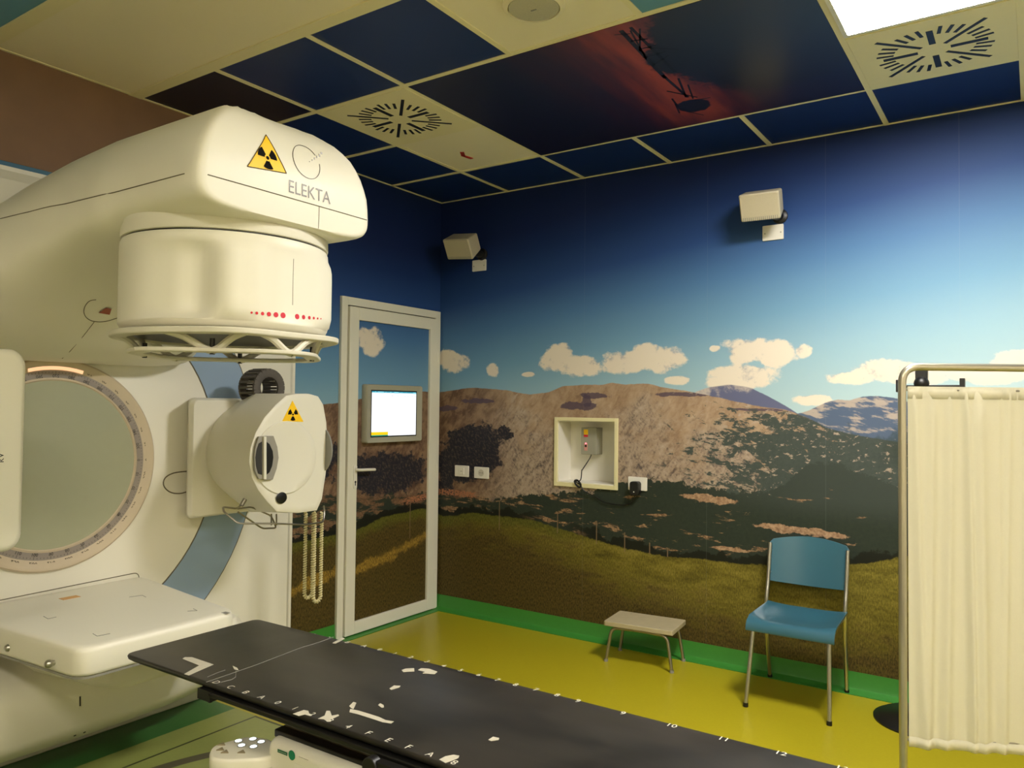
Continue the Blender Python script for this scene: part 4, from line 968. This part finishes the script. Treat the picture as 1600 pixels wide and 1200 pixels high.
# position marks: numbers and letters along both edges
INKW = mat('white_print', (210, 206, 190), .5)
RIGHT = [(497, 989, '-'), (520, 994, '-'), (547, 1002, 'B'), (573, 1008, 'A'), (597, 1013.6, '0'), (620.6, 1019.6, '1'), (645.6, 1025.5, '2'), (671, 1032, '3'), (697, 1038.7, '4'), (723.6, 1045.7, '5'), (751.7, 1052.7, '6'), (780.6, 1060.4, '7'), (809, 1068, '8'), (840.5, 1075.6, '7'), (873.7, 1084, '8'), (906, 1093, '9'), (976, 1112, '9'), (1052, 1131, '10'), (1133, 1152, '11'), (1222, 1174, '12'), (1317, 1197, '13')]
LEFT = [(335, 1067, 'D'), (357, 1074.5, 'C'), (381, 1082.6, 'B'), (406, 1090.3, 'A'), (431, 1099, '0'), (458, 1107.8, '1'), (485, 1117, '2'), (513, 1127, '3'), (541.5, 1136.6, '4'), (572.7, 1146.6, 'F'), (604, 1157.7, 'E'), (635.4, 1168.5, 'F'), (669.4, 1180.2, 'A'), (707, 1193, '8')]
for lst in (RIGHT, LEFT):
    for px, py, s_ in lst:
        p = Q(px, py, CZ + .0012); p.y += -.012 if lst is RIGHT else .006
        mb = MB(); flat_text(mb, s_, .030, p, (1, 0, 0), (0, 1, 0)); obj('edge_number', mb, INKW, tt, smooth=0)
# tape scraps
TAPE = mat('old_tape', (188, 182, 164), .6, var=.12, scale=60)
def scrap(pts, name='tape_scrap'):
    q = [Q(px, py, CZ+.0004) for px, py in pts]; obj(name, MB().prism(q, (0, 0, .0006)), TAPE, tt, smooth=0)
def poly(sx, sy, k, lst): return [(sx + a/k, sy + b/k) for a, b in lst]
scrap(poly(0, 880, 4, [(1140, 598), (1155, 588), (1200, 588), (1335, 634), (1180, 702), (1150, 694), (1245, 640)]), 'tape_corner')
scrap(poly(560, 1000, 4.706, [(318, 222), (345, 212), (410, 208), (412, 232), (330, 236)]))
scrap(poly(560, 1000, 4.706, [(438, 222), (462, 208), (520, 212), (580, 234), (560, 252), (470, 246), (490, 236)]))
scrap(poly(560, 1000, 4.706, [(228, 358), (262, 335), (310, 338), (300, 350), (240, 368)]))
scrap(poly(560, 1000, 4.706, [(145, 480), (160, 466), (186, 480), (188, 496), (172, 500)]))
scrap(poly(560, 1000, 4.706, [(-60, 508), (0, 520), (60, 538), (150, 566), (200, 590), (262, 600), (240, 615), (180, 606), (100, 580), (0, 548), (-66, 532)]))
scrap(poly(560, 1000, 4.706, [(594, 880), (640, 856), (700, 845), (742, 852), (735, 868), (700, 885), (640, 905)]))
scrap(poly(560, 1000, 4.706, [(955, 735), (990, 712), (1035, 722), (1030, 736), (975, 744)]))
scrap(poly(300, 1080, 5.333, [(840, 190), (930, 158), (970, 165), (975, 185), (1000, 200), (985, 208), (940, 195), (890, 208)]))
scrap(poly(300, 1080, 5.333, [(1050, 230), (1105, 205), (1120, 165), (1150, 165), (1165, 205), (1220, 195), (1225, 205), (1150, 240), (1155, 255), (1120, 250), (1100, 235)]))
scrap(poly(300, 1080, 5.333, [(1310, 125), (1345, 90), (1370, 98), (1345, 150), (1330, 145)]))
scrap(poly(300, 750, 2.667, [(0, 0)]) if False else [(363, 1040), (366, 1046), (373, 1048), (371, 1044)])
mb = MB(); mb.tube([Q(x_, y_, CZ+.0008) for x_, y_ in ((369, 1046), (368, 1058), (362, 1062), (345, 1066))], .0009, 5); mb.tube([Q(x_, y_, CZ+.0008) for x_, y_ in ((324, 1058), (340, 1051), (352, 1047))], .0007, 5); obj('pen_line', mb, GREY, tt)
mb = MB(); mb.prism([Q(px, py, CZ+.0004) for px, py in ((519, 1005), (535, 996), (539, 998), (524, 1006))], (0, 0, .0006)); obj('tape_scrap', mb, TAPE, tt, smooth=0)

# control paddle
kp = obj('control_paddle', MB().box((0, 0, 0), (1, 1, 1)), CREAM, couch); bpy.data.objects.remove(kp)
KZ = .50
c_ = [Q(px, py, KZ) for px, py in ((327, 1172), (334, 1164), (385, 1150), (410, 1152), (425, 1156), (440, 1175), (416, 1184), (352, 1188), (328, 1184))]
cen = sum(c_, Vector())/len(c_)
ko = round2([(p.x, p.y) for p in c_], .02, 4)
cs = lambda s_: [((x-cen.x)*s_+cen.x, (y-cen.y)*s_+cen.y) for x, y in ko]
kp = obj('control_paddle', MB().loft([rz(cs(.9), KZ-.055), rz(cs(1), KZ-.045), rz(cs(1), KZ-.010), rz(cs(.96), KZ-.001), rz(cs(.90), KZ)]), CREAM, couch, smooth=60)
LED = mat('lit_button', (255, 255, 255), .4, emit=(235, 250, 255), es=1.2)
for px, py in ((372.5, 1157), (395, 1154), (408, 1158.5), (377.5, 1164), (396, 1166)):
    p = Q(px, py, KZ+.002); obj('lit_button', MB().lathe((p.x, p.y, KZ), (0, 0, 1), [(.0095, 0), (.0095, .002), (.007, .003)], 20), LED, kp); obj('button_ring', MB().lathe((p.x, p.y, KZ), (0, 0, 1), [(.012, 0), (.012, .0015)], 20), GREY, kp)
for px, py in ((347, 1163), (345, 1171), (352, 1175), (378, 1175)):
    p = Q(px, py, KZ+.001); obj('arrow_button', MB().prism([(p.x + .013*math.cos(a), p.y + .013*math.sin(a), KZ-.001) for a in (2.2, 2.2+2*PI/3, 2.2+4*PI/3)], (0, 0, .004)), mat('button_taupe', (140, 128, 100), .5), kp, bevel=.001)
obj('paddle_base', MB().loft([rz(cs(.97), KZ-.085), rz(cs(.97), KZ-.056)]), GREY, kp)
pm = (bx0 + .0, by0 + .03)
obj('paddle_mount', MB().box((cen.x+.03, cen.y-.02, KZ-.10), (bx0+.06, by0+.08, KZ-.03)), CREAM_D, couch, bevel=.008)

# ------------------------------------------------------------------ blue chair
ch = thing('chair', 'blue moulded plywood chair with chrome legs against the mural wall', 'chair', (2.62, -.29, 0))
CB = mat('blue_plywood', (50, 96, 112), .30, var=.05, scale=12, coat=.3)
FLp, FRp, BRp, BLp = Vector((2.438, -.555, 0)), Vector((2.829, -.552, 0)), Vector((2.812, -.105, 0)), Vector((2.418, -.105, 0))
BRp.y = BLp.y = -.060; zs = .425
def leg(foot, topx, topy, ztop): return [foot + Vector((0, 0, .006)), Vector((topx, topy, ztop))]
for f_, tx, ty in ((FLp, 2.455, -.475), (FRp, 2.812, -.475)):
    obj('front_leg', MB().tube(fillet([f_ + Vector((0, 0, .008)), Vector((tx, ty, zs-.02)), Vector((tx, ty+.10, zs-.018))], .035), .0105, 14), CHROME, ch)
    obj('foot_cap', MB().cyl(f_ + Vector((0, 0, .0)), f_ + Vector((0, .001, .02)), .0125, 14), BLACK, ch)
for f_, tx in ((BLp, 2.425), (BRp, 2.822)):
    obj('back_leg', MB().tube(spline([f_ + Vector((0, 0, .008)), Vector((tx*.6+f_.x*.4, -.125, .22)), Vector((tx, -.155, .42)), Vector((tx, -.120, .56)), Vector((tx, -.082, .74))], 8), .0105, 14), CHROME, ch)
    obj('foot_cap', MB().cyl(f_ + Vector((0, 0, .0)), f_ + Vector((0, -.001, .02)), .0125, 14), BLACK, ch)
mb = MB()
for x in (2.455, 2.812): mb.tube([(x, -.40, zs-.018), (x if x > 2.6 else x, -.165, zs-.022)], .010, 10)
mb.tube([(2.43, -.16, zs-.022), (2.82, -.16, zs-.022)], .010, 10)
obj('seat_frame', mb, CHROME, ch)
# seat: front edge rolls down, dished
mb = MB(); nx, ny = 18, 20; top_, bot_ = [], []
sx0, sx1 = 2.425, 2.845
def seatpt(i, j):
    u_ = i/nx; v_ = j/ny                      # v: 0 front, 1 back
    w_ = 1 - .05*v_ ; xc = (sx0+sx1)/2; x = xc + (u_-.5)*(sx1-sx0)*w_ + 0
    y = -.545 + .39*v_; z = zs - .004 - .014*math.sin(PI*min(1, v_*1.05))*(1-(2*u_-1)**4) + .012*v_
    if v_ < .16: q = (1 - v_/.16); z -= .045*q*q; y += .022*q*q
    z += .010*(abs(2*u_-1)**4)*(v_ > .16)
    return Vector((x, y, z))
T_ = [[mb.bm.verts.new(seatpt(i, j)) for j in range(ny+1)] for i in range(nx+1)]; B_ = [[mb.bm.verts.new(seatpt(i, j) + Vector((0, .003, -.012))) for j in range(ny+1)] for i in range(nx+1)]
for i in range(nx):
    for j in range(ny):
        mb.bm.faces.new((T_[i][j], T_[i+1][j], T_[i+1][j+1], T_[i][j+1])); mb.bm.faces.new((B_[i][j], B_[i][j+1], B_[i+1][j+1], B_[i+1][j]))
for i in range(nx): mb.bm.faces.new((T_[i][0], B_[i][0], B_[i+1][0], T_[i+1][0])); mb.bm.faces.new((T_[i][ny], T_[i+1][ny], B_[i+1][ny], B_[i][ny]))
for j in range(ny): mb.bm.faces.new((T_[0][j], T_[0][j+1], B_[0][j+1], B_[0][j])); mb.bm.faces.new((T_[nx][j], B_[nx][j], B_[nx][j+1], T_[nx][j+1]))
obj('seat', mb, CB, ch, smooth=50, bevel=.002)
# backrest: curved in plan, arched top edge, rounded corners
ol_ = round2([(-.205, .538), (.205, .538), (.207, .745), (.12, .772), (0, .782), (-.12, .772), (-.207, .745)], .025, 5)
def bpt(x, z, o): yb_ = -.096 + (z-.54)*.18 + .0; cur = .045*(1-(x/.21)**2); return Vector((2.6225 + x, yb_ + cur - .014 + o, z))
mb = MB(); n_ = 20
zlo = lambda x: .538 - .012*(1-(x/.206)**2); zhi = lambda x: .782 - .027*(abs(x)/.206)**1.8 - (max(0, abs(x)-.186)/.02)**2*.018
G1 = []; G2 = []
xs2 = [-.206 + .412*i/24 for i in range(25)]
for x in xs2:
    z0_ = zlo(x) + (max(0, abs(x)-.186)/.02)**2*.018; z1_ = zhi(x)
    G1.append([mb.bm.verts.new(bpt(x, z0_ + (z1_-z0_)*j/10, 0)) for j in range(11)]); G2.append([mb.bm.verts.new(bpt(x, z0_ + (z1_-z0_)*j/10, .011)) for j in range(11)])
for i in range(24):
    for j in range(10):
        mb.bm.faces.new((G1[i][j], G1[i+1][j], G1[i+1][j+1], G1[i][j+1])); mb.bm.faces.new((G2[i][j], G2[i][j+1], G2[i+1][j+1], G2[i+1][j]))
    mb.bm.faces.new((G1[i][0], G2[i][0], G2[i+1][0], G1[i+1][0])); mb.bm.faces.new((G1[i][10], G1[i+1][10], G2[i+1][10], G2[i][10]))
for j in range(10): mb.bm.faces.new((G1[0][j], G1[0][j+1], G2[0][j+1], G2[0][j])); mb.bm.faces.new((G1[24][j], G2[24][j], G2[24][j+1], G1[24][j+1]))
bk = obj('backrest', mb, CB, ch, smooth=50, bevel=.002)
for x in (-.194, .194):
    for z in (.585, .70): p = bpt(x, z, -.001); obj('rivet', MB().ball(p, .006, 8), CHROME, bk)

# ------------------------------------------------------------------ step stool
st = thing('step_stool', 'low step stool with beige wooden top and bent steel legs', 'stool', (1.72, -.2, 0))
ct = [P(px, py, 2, .235) for px, py in ((950, 970), (1056, 986), (1063, 966), (966, 956))]
c4 = sum(ct, Vector())/4; ax = (ct[1]-ct[0]).normalized(); ay = Vector((-ax.y, ax.x, 0)); L2 = .205; W2 = .135; c4.y = min(c4.y, -.215)
def S(a, b, z): q = c4 + ax*a + ay*b; return Vector((q.x, q.y, z))
rr2 = rrect(-L2, -W2, L2, W2, .012, 3)
obj('stool_top', MB().loft([[S(a, b, z) for a, b in rr2] for z in (.208, .235)]), mat('beige_wood_top', (172, 160, 128), .5, var=.1, scale=20), st, bevel=.004)
mb = MB()
for a in (-.12, .12): 
    for b in (-.10, .10): mb.lathe(S(a, b, .235), (0, 0, 1), [(.004, 0), (.004, .0006)], 10)
obj('top_screw', mb, STEEL, st)
for b in (-.105, .105):
    for s_ in (-1, 1):
        obj('stool_leg', MB().tube(fillet([S(s_*.195, b*1.1, .004), S(s_*.165, b, .195), S(s_*.05, b, .199)], .04), .0095, 12), STEEL, st)
        obj('foot_cap', MB().cyl(S(s_*.195, b*1.1, .0), S(s_*.195, b*1.1, .014), .012, 12), GREY, st)
mb = MB()
for b in (-.105, .105): mb.tube([S(-.12, b, .199), S(.12, b, .199)], .009, 10)
obj('top_rail', mb, STEEL, st)

# ------------------------------------------------------------------ privacy screen
D0 = 2.5
def SC(px, z=None, D=D0):
    v = ray(px, 600); fz = (R @ Vector((0, 0, -1))); v = v / v.dot(fz) * D; p = CAM + v
    return Vector((p.x, p.y, z if z is not None else p.z))
pl, pr = SC(1409.5, 0), SC(1409.5, 0) + (SC(1600, 0) - SC(1409.5, 0)).normalized()*1.05
dr = (pr-pl).normalized(); nr = Vector((-dr.y, dr.x, 0)); ZT = 1.613
ps = thing('privacy_screen', 'cream pleated fabric screen on a chrome tube frame at the right', 'screen', (pl+pr)/2)
obj('screen_frame', MB().tube(fillet([pl + Vector((0, 0, .05)), pl + Vector((0, 0, ZT)), pr + Vector((0, 0, ZT)), pr + Vector((0, 0, .05))], .055, 10), .0125, 16), mat('frame_tube', (196, 190, 172), .3, .9), ps)
for za, zb3 in ((1.538, 1.538), (.425, .40)): obj('curtain_rod', MB().tube([pl + Vector((0, 0, za)), pr + Vector((0, 0, zb3))], .004, 8), STEEL, ps)
for e_ in (pl, pr):
    mb = MB(); mb.tube([e_ - nr*.20 + Vector((0, 0, .055)), e_ + nr*.20 + Vector((0, 0, .055))], .0125, 12); obj('screen_foot', mb, CHROME, ps)
    for s_ in (-1, 1): c_ = e_ + nr*.20*s_; obj('castor', MB().cyl(c_ - dr*.01 + Vector((0, 0, .025)), c_ + dr*.01 + Vector((0, 0, .025)), .025, 20).cyl(c_ + Vector((0, 0, .03)), c_ + Vector((0, 0, .055)), .008, 8), BLACK, ps)
# pleated cloth
random.seed(11); NXc, NZc = 520, 30; W_ = (pr-pl).length - .03
cent = []; x = .02
while x < W_: cent.append((x, random.uniform(.011, .022), random.uniform(.35, 1), random.uniform(-.03, .03))); x += random.uniform(.035, .085)
def pleat(s, h):                              # h: 0 top..1 bottom
    v = 0
    for c_, w_, a_, dft in cent:
        q = (s - c_ - dft*h) / w_
        if abs(q) < 3: v += a_*math.exp(-q*q)*(.6+.4*h)
    return v*.024 + .003*math.sin(s*31 + h*2)
mb = MB(); rows = []
for k in range(NZc+1):
    h = k/NZc; row = []
    for i in range(NXc+1):
        s = W_*i/NXc; zb_ = .405 - .065*s; z = 1.549 + (zb_-1.549)*h
        dpt = pleat(s, h) * (1 - .35*max(0, (h-.93)/.07))
        if k == 0: dpt *= .25; 
        if k == 1: dpt *= .45
        row.append(mb.bm.verts.new(pl + dr*(s+.015) - nr*(dpt+.003) + Vector((0, 0, z))))
    rows.append(row)
for a, b in zip(rows, rows[1:]):
    for i in range(NXc): mb.bm.faces.new((a[i], a[i+1], b[i+1], b[i]))
CLOTH = mat('cream_cloth', (242, 238, 218), .85, var=.03, scale=200, spec=.1)
nt = CLOTH.node_tree; tr = nt.nodes.new('ShaderNodeBsdfTranslucent'); tr.inputs[0].default_value = (.78, .74, .60, 1); mxs = nt.nodes.new('ShaderNodeMixShader'); mxs.inputs[0].default_value = .3
nt.links.new(nt.nodes['Principled BSDF'].outputs[0], mxs.inputs[1]); nt.links.new(tr.outputs[0], mxs.inputs[2]); nt.links.new(mxs.outputs[0], nt.nodes['Material Output'].inputs['Surface'])
cu = obj('curtain', mb, CLOTH, ps, smooth=180); so_ = cu.modifiers.new('thick', 'SOLIDIFY'); so_.thickness = .0012
def band(z0f, z1f, name):
    mb = MB(); ra = []
    for zf in (z0f, z1f):
        r_ = []
        for i in range(0, NXc+1):
            s = W_*i/NXc; h_ = 1 if z0f < 1 else 0; r_.append(mb.bm.verts.new(pl + dr*(s+.015) - nr*(pleat(s, h_)*(.36 if h_ == 0 else .72)+(.0045 + (.0022*math.sin(s*150+3*math.sin(s*37))*(.4+.6*math.sin(s*23)**2) if h_ == 0 else 0))) + Vector((0, 0, zf - (.065*s if h_ else 0)))))
        ra.append(r_)
    for i in range(NXc): mb.bm.faces.new((ra[0][i], ra[0][i+1], ra[1][i+1], ra[1][i]))
    o = obj(name, mb, CLOTH, cu, smooth=180); m_ = o.modifiers.new('thick', 'SOLIDIFY'); m_.thickness = .001
band(.405, .437, 'bottom_hem'); band(1.510, 1.5495, 'top_hem')

# ------------------------------------------------------------------ black stand behind the screen
bs = P(1447, 1117, 2, 0); bs.y = min(bs.y, -.26); bz = .0
fs_ = thing('floor_stand', 'black stand with round base and crossbar behind the privacy screen', 'stand', (bs.x, bs.y, 0))
obj('stand_base', MB().lathe((bs.x, bs.y, 0), (0, 0, 1), [(.215, 0), (.215, .008), (.19, .022), (.05, .035), (.02, .05)], 56), BLACK, fs_)
obj('stand_pole', MB().cyl((bs.x, bs.y, .03), (bs.x, bs.y, 1.60), .014, 16), BLACK, fs_)
a = P(1447, 576, 1, bs.y); b = P(1447, 603, 1, bs.y); l_ = P(1404, 600, 1, bs.y); r_ = P(1505, 600, 1, bs.y)
obj('stand_head', MB().box((bs.x-.026, bs.y-.02, b.z), (bs.x+.026, bs.y+.02, a.z)).ball((bs.x, bs.y-.01, b.z+.012), .034, 10), BLACK, fs_, bevel=.003)
obj('crossbar', MB().box((l_.x, bs.y-.012, b.z-.010), (r_.x, bs.y+.012, b.z+.004)).box((l_.x-.01, bs.y-.02, b.z-.03), (l_.x+.008, bs.y+.02, b.z+.03)).box((r_.x-.014, bs.y-.02, b.z-.015), (r_.x+.008, bs.y+.02, b.z+.035)), BLACK, fs_, bevel=.003)

# ------------------------------------------------------------------ world
w = bpy.data.worlds.new('world'); sc.world = w; w.use_nodes = True; w.node_tree.nodes['Background'].inputs[0].default_value = (.9, .85, .6, 1); w.node_tree.nodes['Background'].inputs[1].default_value = .02
